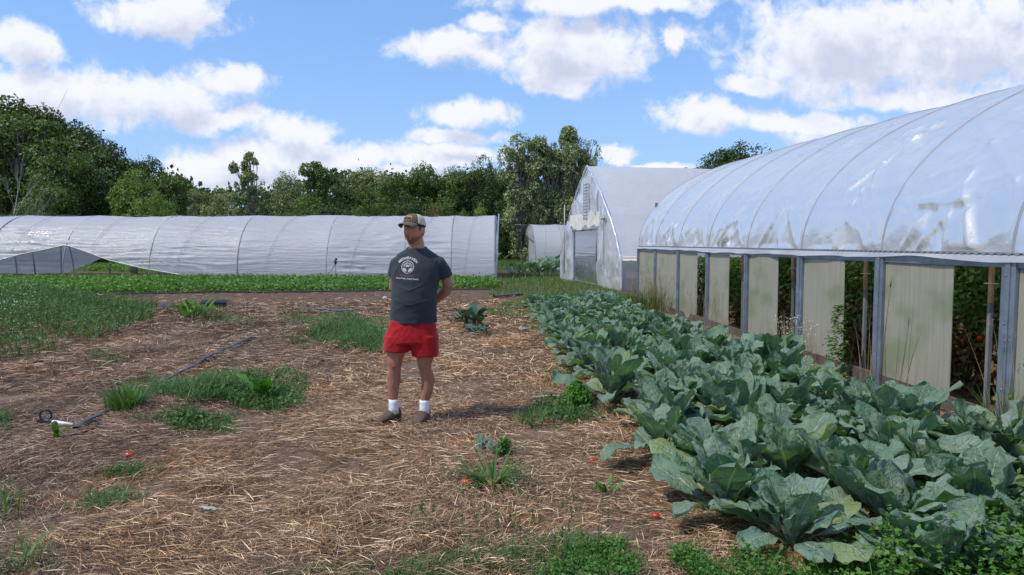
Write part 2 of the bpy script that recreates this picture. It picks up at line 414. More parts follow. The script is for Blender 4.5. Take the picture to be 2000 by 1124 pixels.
def mat_ground():
    m, N, out = mat_new('soil_and_old_straw'); tc = N.new('ShaderNodeTexCoord').outputs['Object']; sx = N.new('ShaderNodeSeparateXYZ'); N.l.new(tc, sx.inputs[0])
    X, Y, Z = sx.outputs
    st = N.vm('MULTIPLY', tc, (1, 2.2, 1)); n1 = N.noise(st, 34, 6, 0.75, 1.2); n2 = N.noise(tc, 2.2, 5, 0.6)
    straw = N.ramp(n1, [(0.25, (0.054, 0.036, 0.025)), (0.5, (0.217, 0.150, 0.105)), (0.75, (0.525, 0.380, 0.263))])
    soil = N.ramp(N.noise(tc, 26, 6, 0.7), [(0.3, (0.064, 0.040, 0.028)), (0.55, (0.154, 0.101, 0.068)), (0.8, (0.290, 0.195, 0.131))])
    dk = N.mix(N.mr(n2, 0.35, 0.65, 0, 0.55), straw, soil)
    wob = N.m('MULTIPLY_ADD', N.noise(tc, 0.8, 3), 2.0, -1.0)
    yy = N.m('ADD', Y, wob)
    c = N.mix(N.mr(yy, 15.3, 16.2), dk, soil)
    gr = N.ramp(N.noise(tc, 9, 5, 0.7), [(0.3, (0.028, 0.05, 0.012)), (0.6, (0.07, 0.11, 0.028)), (0.8, (0.16, 0.15, 0.06))])
    c = N.mix(N.mr(yy, 36, 42), c, gr)
    far = N.ramp(N.noise(N.vm('MULTIPLY', tc, (0.3, 1, 1)), 0.7, 5, 0.7), [(0.35, (0.06, 0.09, 0.03)), (0.5, (0.20, 0.14, 0.08)), (0.7, (0.26, 0.19, 0.12))])
    c = N.mix(N.mr(yy, 60, 75), c, far)
    p = pr(N, c, 0.95, bump(N, n1, 0.7, 0.03), spec=0.1); N.l.new(p.outputs[0], out.inputs[0]); return m
# ------------------------------------------------------------------ setting: the ground
M = {}
M['ground'] = mat_ground()
M['film'] = filmmat('clear_roof_film', (0.84, 0.83, 0.82), clear=0.14, rough=0.30, gloss=0.26, bscale=(1, 0.6, 1), bstr=0.26, dirt=0.0, tr=0.45)
M['film_low'] = filmmat('wrinkled_tunnel_film', (0.82, 0.82, 0.84), clear=0.20, rough=0.32, gloss=0.26, bscale=(0.35, 1, 4.5), bstr=0.6, dirt=0.06, tr=0.52)
M['film_mid'] = filmmat('white_tunnel_film', (0.80, 0.81, 0.84), clear=0.12, rough=0.35, gloss=0.2, bscale=(1, 1, 1.5), bstr=0.4, dirt=0.03, tr=0.48)
M['film_clear'] = filmmat('thin_clear_film', (0.60, 0.64, 0.66), clear=0.55, rough=0.2, gloss=0.5, bscale=(1, 1, 1), bstr=0.3, dirt=0.1, tr=0.5)
M['film_gable'] = filmmat('clouded_gable_film', (0.84, 0.85, 0.87), clear=0.15, rough=0.3, gloss=0.25, bscale=(2, 2, 0.6), bstr=0.4, dirt=0.06, tr=0.35)
M['cream'] = plain('aged_cream_film', (0.66, 0.63, 0.55), 0.5, 0.12, 3, 0.3, bscale=14)
M['flap'] = filmmat('loose_film_edge', (0.80, 0.81, 0.85), clear=0.12, rough=0.3, gloss=0.4, bstr=0.3, dirt=0.05, tr=0.5)
M['steel'] = plain('galvanised_steel', (0.22, 0.26, 0.31), 0.42, 0.28, 5, 0.1, metal=0.45, bscale=90)
M['dark_steel'] = plain('dark_pipe', (0.16, 0.17, 0.18), 0.5, 0.2, 6, 0.1, metal=0.4)  # darker grey metal for wires, frames and poles
M['pipe'] = plain('grey_pipe', (0.34, 0.35, 0.36), 0.45, 0.15, 6, 0.05, metal=0.5)
M['old_board'] = plain('weathered_board', (0.11, 0.085, 0.065), 0.9, 0.3, 6, 0.4)
M['hoop'] = plain('hoop_under_film', (0.26, 0.27, 0.30), 0.5, 0.1, 6, 0.05)
M['wood'] = plain('pale_wood', (0.42, 0.25, 0.12), 0.7, 0.25, 9, 0.3)
M['black'] = plain('black_plastic', (0.022, 0.023, 0.026), 0.42, 0.3, 20, 0.1)
M['rope'] = plain('rope', (0.30, 0.29, 0.27), 0.8, 0.1, 20, 0.2)

def mat_panel():
    m, N, out = mat_new('weathered_polycarbonate'); tc = N.new('ShaderNodeTexCoord').outputs['Object']
    st = N.vm('MULTIPLY', tc, (1, 16, 0.8)); n1 = N.noise(st, 1.6, 5, 0.6)
    c = N.ramp(n1, [(0.3, (0.52, 0.50, 0.39)), (0.5, (0.57, 0.55, 0.45)), (0.75, (0.63, 0.61, 0.52))])
    c = N.mix(N.mr(N.noise(N.vm('MULTIPLY', tc, (1, 1, 1.6)), 1.1, 3), 0.50, 0.66, 0, 0.55), c, (0.33, 0.40, 0.20))
    c = N.mix(N.mr(N.noise(N.vm('MULTIPLY', tc, (1, 26, 2.2)), 2.3, 4, 0.7), 0.68, 0.78, 0, 0.35), c, (0.66, 0.65, 0.60))
    sx = N.new('ShaderNodeSeparateXYZ'); N.l.new(tc, sx.inputs[0])
    flute = N.m('SINE', N.m('MULTIPLY', sx.outputs[1], 520.0))
    p = pr(N, c, 0.35, bump(N, flute, 0.08, 0.001), spec=0.5)
    tl = N.new('ShaderNodeBsdfTranslucent'); N.l.new(c, tl.inputs[0])
    mx = N.new('ShaderNodeMixShader'); mx.inputs[0].default_value = 0.5; N.l.new(p.outputs[0], mx.inputs[1]); N.l.new(tl.outputs[0], mx.inputs[2])
    N.l.new(mx.outputs[0], out.inputs[0]); return m
M['panel'] = mat_panel()

def build_ground():
    xs = np.concatenate([-np.geomspace(9, 1500, 44)[::-1], np.linspace(-8.9, 8.9, 180), np.geomspace(9, 1500, 44)])
    ys = np.concatenate([-np.geomspace(2, 600, 20)[::-1], np.linspace(-1.9, 22, 240), np.geomspace(22.2, 2500, 60)])
    X, Y = np.meshgrid(xs, ys, indexing='ij'); Z = gz(X, Y)
    o = link('ground', npme('ground', np.stack([X, Y, Z], -1), grid_faces(len(xs), len(ys))), M['ground']); tag(o, kind='structure')
build_ground()

# ------------------------------------------------------------------ the large greenhouse on the right
WX, HZ = 4.47, 1.46
POST_Y = [5.40 + 1.80 * k for k in range(-3, 7)] + [17.85]
Y0G, Y1G = POST_Y[0], 17.85
ACX, AA = 9.22, 4.75
def ABY(y): return np.interp(y, [9, 12, 17], [2.37, 2.44, 2.50])
def arc_pt(s, y, off=0.0):
    return ACX - (AA + off) * math.cos(s), HZ + (float(ABY(y)) + off) * math.sin(s)
def big_greenhouse():
    root = empty('greenhouse', (WX, 9.0, 0))
    tag(root, 'large hoop greenhouse with clear billowing roof film, bluish steel posts and cloudy side panels', 'greenhouse')
    def put(o): o.location = (-WX, -9.0, 0); return o
    # roof film
    ny, ns = 1250, 200
    y = np.linspace(Y0G, Y1G, ny)[:, None]; s = np.linspace(0, math.pi, ns)[None, :]
    L = s * 3.9
    bay = np.interp(y[:, 0], POST_Y, np.arange(len(POST_Y)))[:, None]; fr = bay - np.floor(bay)
    sag = np.sin(np.pi * fr) ** 0.8
    edge = np.minimum(L, L.max() - L)
    low = np.exp(-edge / 0.55)
    d = -0.065 * sag * (0.35 + 0.65 * np.sin(s))
    d = d + sag * 0.022 * fbm(y * 1.1 + L * 0.5, L * 0.45, o=3, seed=21)
    # creases running diagonally off the hoops and up from the clamped edge
    q = fr - 0.5
    rd = 1 - np.abs(vn(y * 3.4 + L * 1.7 * np.sign(q), L * 0.55, seed=31)); d = d + sag * 0.060 * (rd ** 4 - 0.25) * (0.25 + low + 0.6 * (vn(y * 0.6, L * 0.5, seed=9) > 0))
    rd2 = 1 - np.abs(vn(y * 5.0 - L * 1.5, L * 0.8, seed=37)); d = d + sag * 0.016 * low * (rd2 ** 3 - 0.3)
    rd3 = 1 - np.abs(vn(y * 1.2 + 4, L * 2.6 + y * 0.9, seed=41)); d = d + sag * 0.034 * (rd3 ** 7) * (vn(y * 0.9, L * 0.7, seed=43) > 0.1)
    # a few slack pockets hanging between hoops
    for k in range(12):
        yc = rng.uniform(6, 17.5); lc = rng.uniform(0.7, 1.7); w = rng.uniform(0.22, 0.42)
        r2 = ((y - yc) / w) ** 2 + ((L - lc - 0.5 * ((y - yc) / w) ** 2 * 0.18) / 0.09) ** 2
        d = d + 0.016 * np.exp(-r2) - 0.010 * np.exp(-(((y - yc) / w) ** 2 + ((L - lc + 0.16) / 0.10) ** 2))
    for q_, (fy, fl_, sd_) in enumerate(((1.6, 2.2, 45), (-2.2, 1.8, 46), (3.0, 1.0, 47))):
        cr = 1 - np.abs(vn(y * fy + L * fl_, L * 0.35 - y * 0.2, seed=sd_)); d = d + sag * 0.036 * (cr ** 8) * np.clip(vn(y * 0.8, L * 0.8, seed=sd_ + 10) + 0.45, 0, 1)
    dyh = np.abs(fr - np.round(fr)) * 1.82; d = d * np.clip(edge / 0.12, 0, 1) * 0.9 + 0.010 * np.exp(-(dyh / 0.10) ** 2)
    X = ACX - (AA + d) * np.cos(s); Z = HZ + (ABY(y) + d) * np.sin(s); Yb = np.broadcast_to(y, X.shape)
    put(link('roof_film', npme('roof_film', np.stack([X, Yb, Z], -1), grid_faces(ny, ns)), M['film'], root))
    # hoops
    for py in POST_Y:
        b = MB(); b.tube([(lambda t: (t[0], py, t[1]))(arc_pt(math.pi * i / 40, py, 0.002)) for i in range(41)], 0.020, 8, cap=False)
        put(b.build('hoop', M['hoop'], root, True))
    b = MB(); b.tube([(ACX, Y0G, HZ + 2.27), (ACX, 9.0, HZ + 2.27), (ACX, Y1G, HZ + 2.40)], 0.02, 6)
    put(b.build('ridge_pipe', M['pipe'], root, True))
    # rails, wire channel and flap on both sides
    for sgn, wx in ((-1, WX), (1, 2 * ACX - WX)):
        b = MB(); b.box((wx - 0.012 * -sgn * 0, (Y0G + Y1G) / 2, HZ - 0.055), (0.05, Y1G - Y0G, 0.085)); put(b.build('hip_rail', M['steel'], root))
        b = MB(); b.box((wx + sgn * 0.032, (Y0G + Y1G) / 2, HZ + 0.012), (0.018, Y1G - Y0G, 0.03)); ch = b.build('wire_channel', M['pipe'], root); put(ch)
        b = MB(); n = int((Y1G - Y0G) / 0.045); b.tube([(wx + sgn * 0.046, Y0G + i * 0.045, HZ + 0.012 + (0.010 if i % 2 else -0.010)) for i in range(n)], 0.0045, 4, cap=False)
        b.build('locking_wire', M['dark_steel'], ch)
        n = 420; yy = np.linspace(Y0G, Y1G, n); hang = 0.045 + 0.028 * fbm(yy * 0.9, yy * 0, o=3, seed=5) + 0.02 * np.maximum(vn(yy * 0.45, 0, seed=8), 0)
        out = 0.022 + 0.014 * vn(yy * 3, 0, seed=3)
        V = np.stack([np.stack([np.full(n, wx + sgn * 0.046) + sgn * out * k, yy, HZ + 0.004 - hang * k], -1) for k in (0, 0.5, 1)], 1)
        put(link('film_flap', npme('film_flap', V, grid_faces(n, 3)), M['flap'], root))
        for i, py in enumerate(POST_Y):
            wd = 0.15 if i < 6 else 0.125
            b = MB(); z1 = HZ - 0.012
            b.box((wx + sgn * 0.035, py, z1 / 2), (0.012, wd, z1)); b.box((wx, py - wd / 2 + 0.006, z1 / 2), (0.058, 0.012, z1))
            b.box((wx, py + wd / 2 - 0.006, z1 / 2), (0.058, 0.012, z1)); b.box((wx + sgn * 0.047, py, z1 / 2), (0.012, wd * 0.34, z1 - 0.03))
            for zz in (0.35, 0.9, 1.3): b.ball((wx + sgn * 0.054, py + wd * 0.05, zz), 0.009, 6, 4)
            put(b.build('post', M['steel'], root, bevel=0.002))
        b = MB(); b.box((wx, (Y0G + Y1G) / 2, 0.07), (0.035, Y1G - Y0G, 0.14)); put(b.build('base_board', M['old_board'], root))
    # side panels: only part of each bay is still covered
    for i in range(len(POST_Y) - 1):
        ya, yb = POST_Y[i] + 0.08, POST_Y[i + 1] - 0.08; full = i >= 8
        y1 = yb; y0 = ya if full else yb - [1.02, 1.05, 1.0, 1.03, 0.98, 1.02, 0.95, 1.1][i]
        b = MB(); n = 14; P = []
        top = HZ - 0.10; lean = 0.0 if full else rng.uniform(-0.02, 0.035)
        for a in range(n + 1):
            for zz in range(9):
                t = a / n; h = zz / 8; bow = 0.014 * math.sin(math.pi * t) * math.sin(h * 3 + i)
                P.append((WX - 0.008 - bow, y0 + (y1 - y0) * t + lean * (1 - h) * (1 - t), 0.02 + h * (top - 0.02)))
        nb = len(P); Q = [(p[0] + 0.008, p[1], p[2]) for p in P]; F = []
        for a in range(n):
            for zz in range(8):
                q = (a * 9 + zz, (a + 1) * 9 + zz, (a + 1) * 9 + zz + 1, a * 9 + zz + 1); F.append(q); F.append(tuple(nb + k for k in reversed(q)))
        for zz in range(8):
            F.append((zz, zz + 1, nb + zz + 1, nb + zz)); F.append((n * 9 + zz + 1, n * 9 + zz, nb + n * 9 + zz, nb + n * 9 + zz + 1))
        b.add(P + Q, F); put(b.build('side_panel', M['panel'], root, False))
    # far and near end walls
    for ye, nm in ((Y1G, 'end_wall'), ):
        pts = [arc_pt(math.pi * i / 30, ye, -0.05) for i in range(31)]; V = [(p[0], ye, p[1]) for p in pts] + [(p[0], ye, 0.02) for p in pts]
        F = [(i, i + 1, 31 + i + 1, 31 + i) for i in range(30)]
        ew = MB().add(V, F).build(nm, M['film_gable'], root); put(ew)
        b = MB()
        for x in (4.9, 6.3, 8.1, 10.3, 12.0): b.box((x, ye - 0.05, 1.3), (0.06, 0.05, 2.6))
        b.box((ACX, ye - 0.05, 1.1), (9.0, 0.04, 0.05)); b.box((ACX, ye - 0.05, 2.1), (9.0, 0.04, 0.05))
        b.build('end_frame', M['dark_steel'], ew)
    # inner stakes with a wooden strip wired on
    for py in (5.97, 7.95, 9.8, 11.64, 13.45):
        x = WX + 0.27
        b = MB(); b.box((x, py, 0.92), (0.035, 0.035, 1.84)); st = b.build('inner_stake', M['pipe'], root); put(st)
        b = MB(); b.box((x - 0.035, py - 0.04, 1.40), (0.022, 0.045, 0.75)); ws = b.build('wooden_strip', M['wood'], st)
        for zz in (1.2, 1.38): MB().box((x - 0.02, py - 0.02, zz), (0.07, 0.09, 0.006)).build('tie_wire', M['cream'], st)
big_greenhouse()

# ------------------------------------------------------------------ the peaked greenhouse in the middle
def sheet(fn, ni, nj):
    """grid of fn(i01, j01) -> xyz arrays"""
    I, J = np.meshgrid(np.linspace(0, 1, ni), np.linspace(0, 1, nj), indexing='ij')
    return np.stack(fn(I, J), -1), grid_faces(ni, nj)
PROF = [(0, 0), (0.04, 1.0), (0.62, 1.85), (1.3, 2.52), (2.1, 3.17), (2.9, 3.76), (3.5, 4.14), (3.93, 4.38)]
def mid_greenhouse():
    n0 = G(1216, 571); f0 = G(1097, 546)
    gd = Vector((f0.x - n0.x, f0.y - n0.y, 0)); Wd = gd.length; rz = math.atan2(-gd.x, gd.y)
    root = empty('greenhouse', (n0.x, n0.y, 0), rz)        # local x along the ridge, local y across the gable
    tag(root, 'pale peaked greenhouse with a pointed gable and an open doorway, behind the cauliflower bed', 'greenhouse')
    k = Wd / 7.86; LEN = 17.0
    P = [(w * k, z) for w, z in PROF]; P = P + [(Wd - w, z) for w, z in reversed(P[:-1])]
    pw = np.array([p[0] for p in P]); pz = np.array([p[1] for p in P])
    al = np.concatenate([[0], np.cumsum(np.hypot(np.diff(pw), np.diff(pz)))]); T = al[-1]
    def prof(t): return np.interp(t * T, al, pw), np.interp(t * T, al, pz)
    t0 = al[1] / T
    def fn(I, J):
        t = t0 + J * (1 - 2 * t0); w, z = prof(t); x = I * LEN
        e = np.minimum(J, 1 - J)
        d = 0.03 * fbm(x * 0.8 + z, z * 1.1 - x * 0.3, w * 0.1, o=4, seed=51) * np.clip(e * 10, 0, 1)
        rd = (1 - np.abs(vn(x * 1.3 + z * 1.4, z * 0.5, seed=53))) ** 6
        return x - 0.03 * 0, w + d * np.sign(w - Wd / 2) * 0.6 + 0.02 * rd * np.sign(w - Wd / 2), z + d * 0.7
    V, F = sheet(fn, 200, 120); link('roof_film', npme('roof_film', V, F), M['film_mid'], root)
    # side skirts below the roll bar
    for sy in (0, 1):
        yy = 0.02 if sy == 0 else Wd - 0.02
        V, F = sheet(lambda I, J: (I * LEN, yy + 0.02 * vn(I * 40, J * 3, seed=4), 0.02 + J * 0.93), 80, 6)
        link('side_curtain', npme('side_curtain', V, F), M['film_clear'], root)
        b = MB(); b.tube([(0.0, yy - (0.05 if sy == 0 else -0.05), 1.0), (LEN, yy - (0.05 if sy == 0 else -0.05), 1.0)], 0.035, 8)
        b.box((LEN / 2, yy - (0.03 if sy == 0 else -0.03), 1.10), (LEN, 0.03, 0.05))
        b.build('roll_bar', M['cream'], root, True)
    if True:
        b = MB(); b.tube([(0.2, -0.12, 1.0), (0.9, -0.5, 0.75), (1.8, -1.1, 0.05)], 0.022, 6); b.build('crank_arm', M['dark_steel'], root, True)
    # gable: film either side of a doorway, header, frame
    D0, D1, DZ = 2.55 * k, 5.95 * k, 2.03
    def zt(w): return np.interp(w, pw, pz)
    def gpart(name, w0, w1, zb, zf, mat, nw=24, nz=40, seed=1, off=0.0, amp=0.08):
        def fn(I, J):
            w = w0 + (w1 - w0) * I; za = zb(w); zc = zf(w); z = za + (zc - za) * J
            x = -0.02 + off - amp * fbm(w * 3 + z * 0.6, z * 1.0, o=3, seed=seed) - amp * 0.8 * (1 - np.abs(vn(w * 4 + z * 0.5, z * 0.5, seed=seed + 3))) ** 4
            return x, w + 0 * z, z
        V, F = sheet(fn, nw, nz); return link(name, npme(name, V, F), mat, root)
    zero = lambda w: 0.02 + 0 * w
    gpart('gable_film', 0.02, D0, zero, zt, M['film_gable'], seed=61, nw=40)
    gpart('gable_film', D1, Wd - 0.02, zero, zt, M['film_gable'], seed=67, nw=30)
    gpart('gable_film', D0, D1, lambda w: DZ + 0.55 + 0 * w, zt, M['film_gable'], seed=71, nw=50)
    hd = gpart('door_header', D0 - 0.25, D1 + 0.35, lambda w: DZ + 0.12 * np.abs(np.sin(w * 1.9)) + 0.10 * vn(w * 2, 0, seed=2), lambda w: DZ + 0.62 + 0 * w, M['cream'], seed=73, off=-0.05, nw=60, nz=14, amp=0.04)
    # bunched edge film down both slopes
    for (ia, ib) in ((0, len(PROF) - 1), (len(PROF) - 1, 2 * len(PROF) - 2)):
        pa = [(-0.05, pw[i], pz[i]) for i in range(ia, ib + 1)]
        fine = []
        for i in range(len(pa) - 1):
            for q in range(8):
                t = q / 8; p = Vector(pa[i]).lerp(Vector(pa[i + 1]), t); fine.append(p + Vector((0.02 * mnoise.noise(p * 3), 0.02 * mnoise.noise(p * 5), 0.02 * mnoise.noise(p * 4 + Vector((3, 1, 2))))))
        fine.append(Vector(pa[-1]))
        MB().tube(fine, [0.035 + 0.018 * mnoise.noise(p * 6) for p in fine], 7).build('film_edge', M['flap'], root, True)
    b = MB()
    for w in (D0, D1): b.box((0.03, w, DZ / 2), (0.06, 0.05, DZ))
    b.box((0.03, (D0 + D1) / 2, DZ), (0.06, D1 - D0 + 0.5, 0.06)); b.box((0.03, (D0 + D1) / 2, 1.15), (0.05, D1 - D0, 0.04))
    b.box((0.03, (D0 + D1) / 2, 0.86), (0.05, D1 - D0, 0.05)); b.box((0.03, (D0 + D1) / 2, 0.06), (0.05, D1 - D0, 0.06))
    b.build('door_frame', M['steel'], root)
    gpart('door_film', D0 + 0.05, D1 - 0.05, lambda w: 0.10 + 0 * w, lambda w: 0.85 + 0 * w, M['film_clear'], seed=79, off=0.05, amp=0.01)
    # a window louvre high in the gable
    b = MB(); wc = 3.95 * k
    b.box((-0.07, wc, 3.08), (0.03, 0.62, 1.35)); lv = b.build('gable_vent', M['film_gable'], root)
    b = MB()
    for q in range(12): b.box((-0.09, wc, 2.46 + q * 0.113), (0.012, 0.60, 0.02))
    for q in range(4): b.box((-0.093, wc - 0.3 + 0.2 * q, 3.08), (0.012, 0.012, 1.33))
    b.build('vent_grille', M['pipe'], lv)
    b = MB(); b.tube([(-0.12, 1.65 * k, 2.36), (-0.12, 1.62 * k, 0.95), (-0.35, 1.2 * k, 0.8)], 0.022, 6); b.tube([(-0.13, 1.9 * k, 2.36), (-0.13, 1.55 * k, 2.38)], 0.025, 6)
    b.tube([(-0.13, D0 - 0.1, 1.9), (-0.13, D0 - 0.12, 0.9)], 0.02, 6)
    b.build('crank_pipe', M['dark_steel'], root, True)
    b = MB(); b.tube([(-0.2, Wd - 1.2, 0.3), (-0.2, Wd - 1.2, 3.1)], 0.02, 6); b.build('stay_pole', M['pipe'], root, True)
    for q in range(9):
        x = 0.1 + q * (LEN - 0.2) / 8; pts = [prof(t) for t in np.linspace(0, 1, 31)]
        MB().tube([(x, float(Wd / 2 + (a - Wd / 2) * 0.985), float(c) * 0.985) for a, c in pts], 0.024, 6, cap=False).build('hoop', M['pipe'], root, True)
    # far end closed by film
    V, F = sheet(lambda I, J: (LEN - 0.02 + 0 * I, 0.02 + (Wd - 0.04) * I, 0.02 + (zt(0.02 + (Wd - 0.04) * I) - 0.02) * J), 40, 20); link('end_wall', npme('end_wall', V, F), M['film_mid'], root)
mid_greenhouse()

# ------------------------------------------------------------------ low tunnels
def low_tunnel(loc, rz, length, W, H, hem_f, hem_b, hoops, label, seed, mat, gable_left=False, fine=1.0):
    root = empty('low_tunnel', loc, rz); tag(root, label, 'tunnel')       # local x runs left (negative) to right (0)
    nx, nt = int(length * 16 * fine), 170
    x = np.linspace(-length, 0, nx)[:, None]; t = np.linspace(0, 1, nt)[None, :]
    zf = hem_f(x); zb = hem_b(x)
    th0 = np.arcsin(np.clip(zf / H, 0, 0.95)); th1 = np.pi - np.arcsin(np.clip(zb / H, 0, 0.95))
    th = th0 + (th1 - th0) * t
    cy = -np.cos(th); sy = np.sin(th)
    pw = np.abs(sy) ** 0.86
    arc = th * (H + W / 2) / 2
    hp = np.array(sorted(hoops)); k = np.searchsorted(hp, x[:, 0]).clip(1, len(hp) - 1)
    fr = ((x[:, 0] - hp[k - 1]) / (hp[k] - hp[k - 1])).clip(0, 1)[:, None]; sag = np.sin(np.pi * fr)
    sg = 0.10 * sag * np.clip(sy, 0, 1) ** 0.5
    d = -sg * 0.55
    # horizontal tension wrinkles, strongest near some hoops
    msk = np.clip(vn(x * 0.35, arc * 0.5, seed=seed) * 1.3 + 0.55, 0.12, 1)
    rr = 1 - np.abs(vn(x * 0.45 + arc * 0.3, arc * 7.5 + 0.5 * np.sin(x), seed=seed + 1)); r2 = 1 - np.abs(vn(x * 0.8, arc * 13, seed=seed + 2))
    d = d + (0.3 + 0.7 * sag ** 0.5) * msk * (0.070 * (rr ** 3 - 0.4) + 0.030 * (r2 ** 2 - 0.4)) + 0.03 * vn(x * 0.5, arc * 0.7, seed=seed + 5)
    # gathered folds where the skirt is hauled up
    lift = np.clip(zf / 1.2, 0, 1) * np.exp(-t * 6)
    d = d + lift * 0.05 * (1 - np.abs(vn(x * 0.3, arc * 11 - x * 0.0, seed=seed + 9))) ** 2
    Y = W / 2 + (W / 2 + d) * cy; Z = (H + d) * pw; X = np.broadcast_to(x, Y.shape) + 0 * Z
    rf = link('tunnel_film', npme('tunnel_film', np.stack([X, Y, Z], -1), grid_faces(nx, nt)), mat, root)
    for hx in hoops:
        MB().tube([(hx, W / 2 - (W / 2 - 0.0) * math.cos(a), (H - 0.005) * abs(math.sin(a)) ** 0.86) for a in np.linspace(0.0, math.pi, 37)], 0.026, 7, cap=False).build('hoop', M['hoop'], root, True)
    MB().tube([(-length, W / 2, H - 0.08), (0, W / 2, H - 0.08)], 0.018, 6).build('ridge_pipe', M['pipe'], root, True)
    # rolled hem on the front edge, straps over the film
    hx = np.linspace(-length, -0.05, int(length * 5)); hz = hem_f(hx[:, None])[:, 0]
    hy = W / 2 - (W / 2) * np.cos(np.arcsin(np.clip(hz / H, 0, 0.95))) - 0.02
    hz2 = H * np.sin(np.arcsin(np.clip(hz / H, 0, .95))) ** 0.86
    MB().tube([(a, b_, c + 0.01) for a, b_, c in zip(hx, hy, hz2)], [0.020 + 0.010 * mnoise.noise(Vector((a, 0, 0))) for a in hx], 6).build('rolled_hem', M['cream'], root, True)
    for i in range(len(hoops) - 1):
        a0, a1 = hoops[i], hoops[i + 1]
        pts = []
        z_at = float(hem_f(np.array([[a0 * 0.7 + a1 * 0.3]]))[0, 0]); s0 = math.asin(min(0.9, z_at / H)) + 0.05
        for q in range(25):
            u = q / 24; an = s0 + (math.pi - 0.1 - s0) * u; pts.append((a0 * 0.7 + a1 * 0.3 + (a1 - a0) * 0.55 * u, W / 2 - (W / 2 + 0.03) * math.cos(an), (H + 0.02) * math.sin(an) ** 0.86 + 0.01))
        MB().tube(pts, 0.006, 4, cap=False).build('strap', M['rope'], root, True)
    return root, rf
def longtun():
    b0 = G(967, 546); rz = R(-2.6); L = 31.0
    D = 29.6
    def lx(u): return (u - 967) / 1350 * D
    def hem_f(x): return np.interp(x, [-31, lx(0), lx(134), lx(180), lx(221), lx(299), lx(364), lx(455), 0], [0.0, 0.60, 1.30, 0.98, 0.68, 0.33, 0.14, 0.0, 0.0]) + 0.035 * vn(x * 0.9, 0, seed=77) * (np.abs(x + 17) < 7)
    def hem_b(x):
        q = lambda u: (u - 967) / 1350 * 35.6
        return np.interp(x, [-31, q(140), q(180), q(222), q(290), q(345), 0], [0, 0.0, 0.32, 0.75, 0.8, 0.0, 0])
    hoops = [lx(u) for u in (-440, -290, -140, -10, 135, 300, 468, 640, 790, 881)] + [-0.03]
    hoops = [h for h in hoops if h > -31]
    root, rf = low_tunnel((b0.x, b0.y, 0), rz, L, 6.0, 2.80, hem_f, hem_b, hoops, 'long low tunnel of wrinkled white film with its front skirt lifted on the left', 81, M['film_low'])
    # a loose upright edge at the right end and its closing sheet
    Wt, H = 6.0, 2.8
    V, F = sheet(lambda I, J: (0.03 + 0.25 * J * (1 - I) ** 2 * 0 + 0.04 * vn(I * 5, J * 6, seed=3), Wt / 2 - (Wt / 2) * np.cos(np.pi * I), J * H * np.abs(np.sin(np.pi * I)) ** 0.86), 60, 16)
    link('end_wall', npme('end_wall', V, F), M['film_low'], root)
    MB().tube([(0.05, 0.05, 0.0), (0.09, 0.7, 1.6), (0.16, 2.2, 2.86)], [0.035, 0.04, 0.03], 6).build('end_pole', M['flap'], root, True)
    MB().tube([(0.05, 3.0, 2.62), (0.9, 3.0, 2.66)], 0.012, 5).build('wire_stub', M['pipe'], root)
    # standing poles seen under the lifted skirt
    for u, dep, z, tilt in ((83, 3.0, 1.3, -0.12), (133, 0.5, 1.42, 0.02), (225, 2.2, 0.85, 0.0), (298, 0.4, 0.5, 0)):
        x = (u - 967) / 1350 * (D + dep); MB().tube([(x, dep, 0), (x + tilt, dep, z)], 0.028, 7).build('prop_pole', M['dark_steel'], root, True)
    return root
long_root = longtun()
def shorttun():
    n0 = G(1046, 517); f0 = G(1023, 511)
    gd = Vector((f0.x - n0.x, f0.y - n0.y, 0)); W = gd.length; rz = math.atan2(-gd.x, gd.y)
    L = 16.0; ax = Vector((math.cos(rz), math.sin(rz), 0)); org = n0 + ax * L
    H = 2.95
    hoops = [-16.0 + 2.0 * i for i in range(9)]
    root, rf = low_tunnel((org.x, org.y, 0), rz, L, W, H, lambda x: 0 * x, lambda x: 0 * x, hoops, 'small pale tunnel between the long low tunnel and the peaked greenhouse', 91, M['film_low'], fine=0.6)
    V, F = sheet(lambda I, J: (-L + 0.02 + 0.06 * vn(I * 5, J * 6, seed=3), W * 0.28 - (W * 0.28) * np.cos(np.pi * I / 1.0) , J * H * np.abs(np.sin(np.pi * I * 0.56)) ** 0.86), 40, 16)
    link('end_wall', npme('end_wall', V, F), M['film_gable'], root)
    b = MB(); b.tube([(-L - 0.03, W * 0.55, 0), (-L - 0.03, W * 0.55, H - 0.2)], 0.04, 6); b.tube([(-L - 0.03, W * 0.55, H - 1.0), (-L - 0.03, W * 0.1, H - 1.3)], 0.03, 6)
    b.tube([(-L - 1.1, W * 0.5, H - 0.03), (-L + 0.1, W * 0.5, H - 0.05)], 0.03, 6)
    b.build('end_frame', M['dark_steel'], root, True)
shorttun()
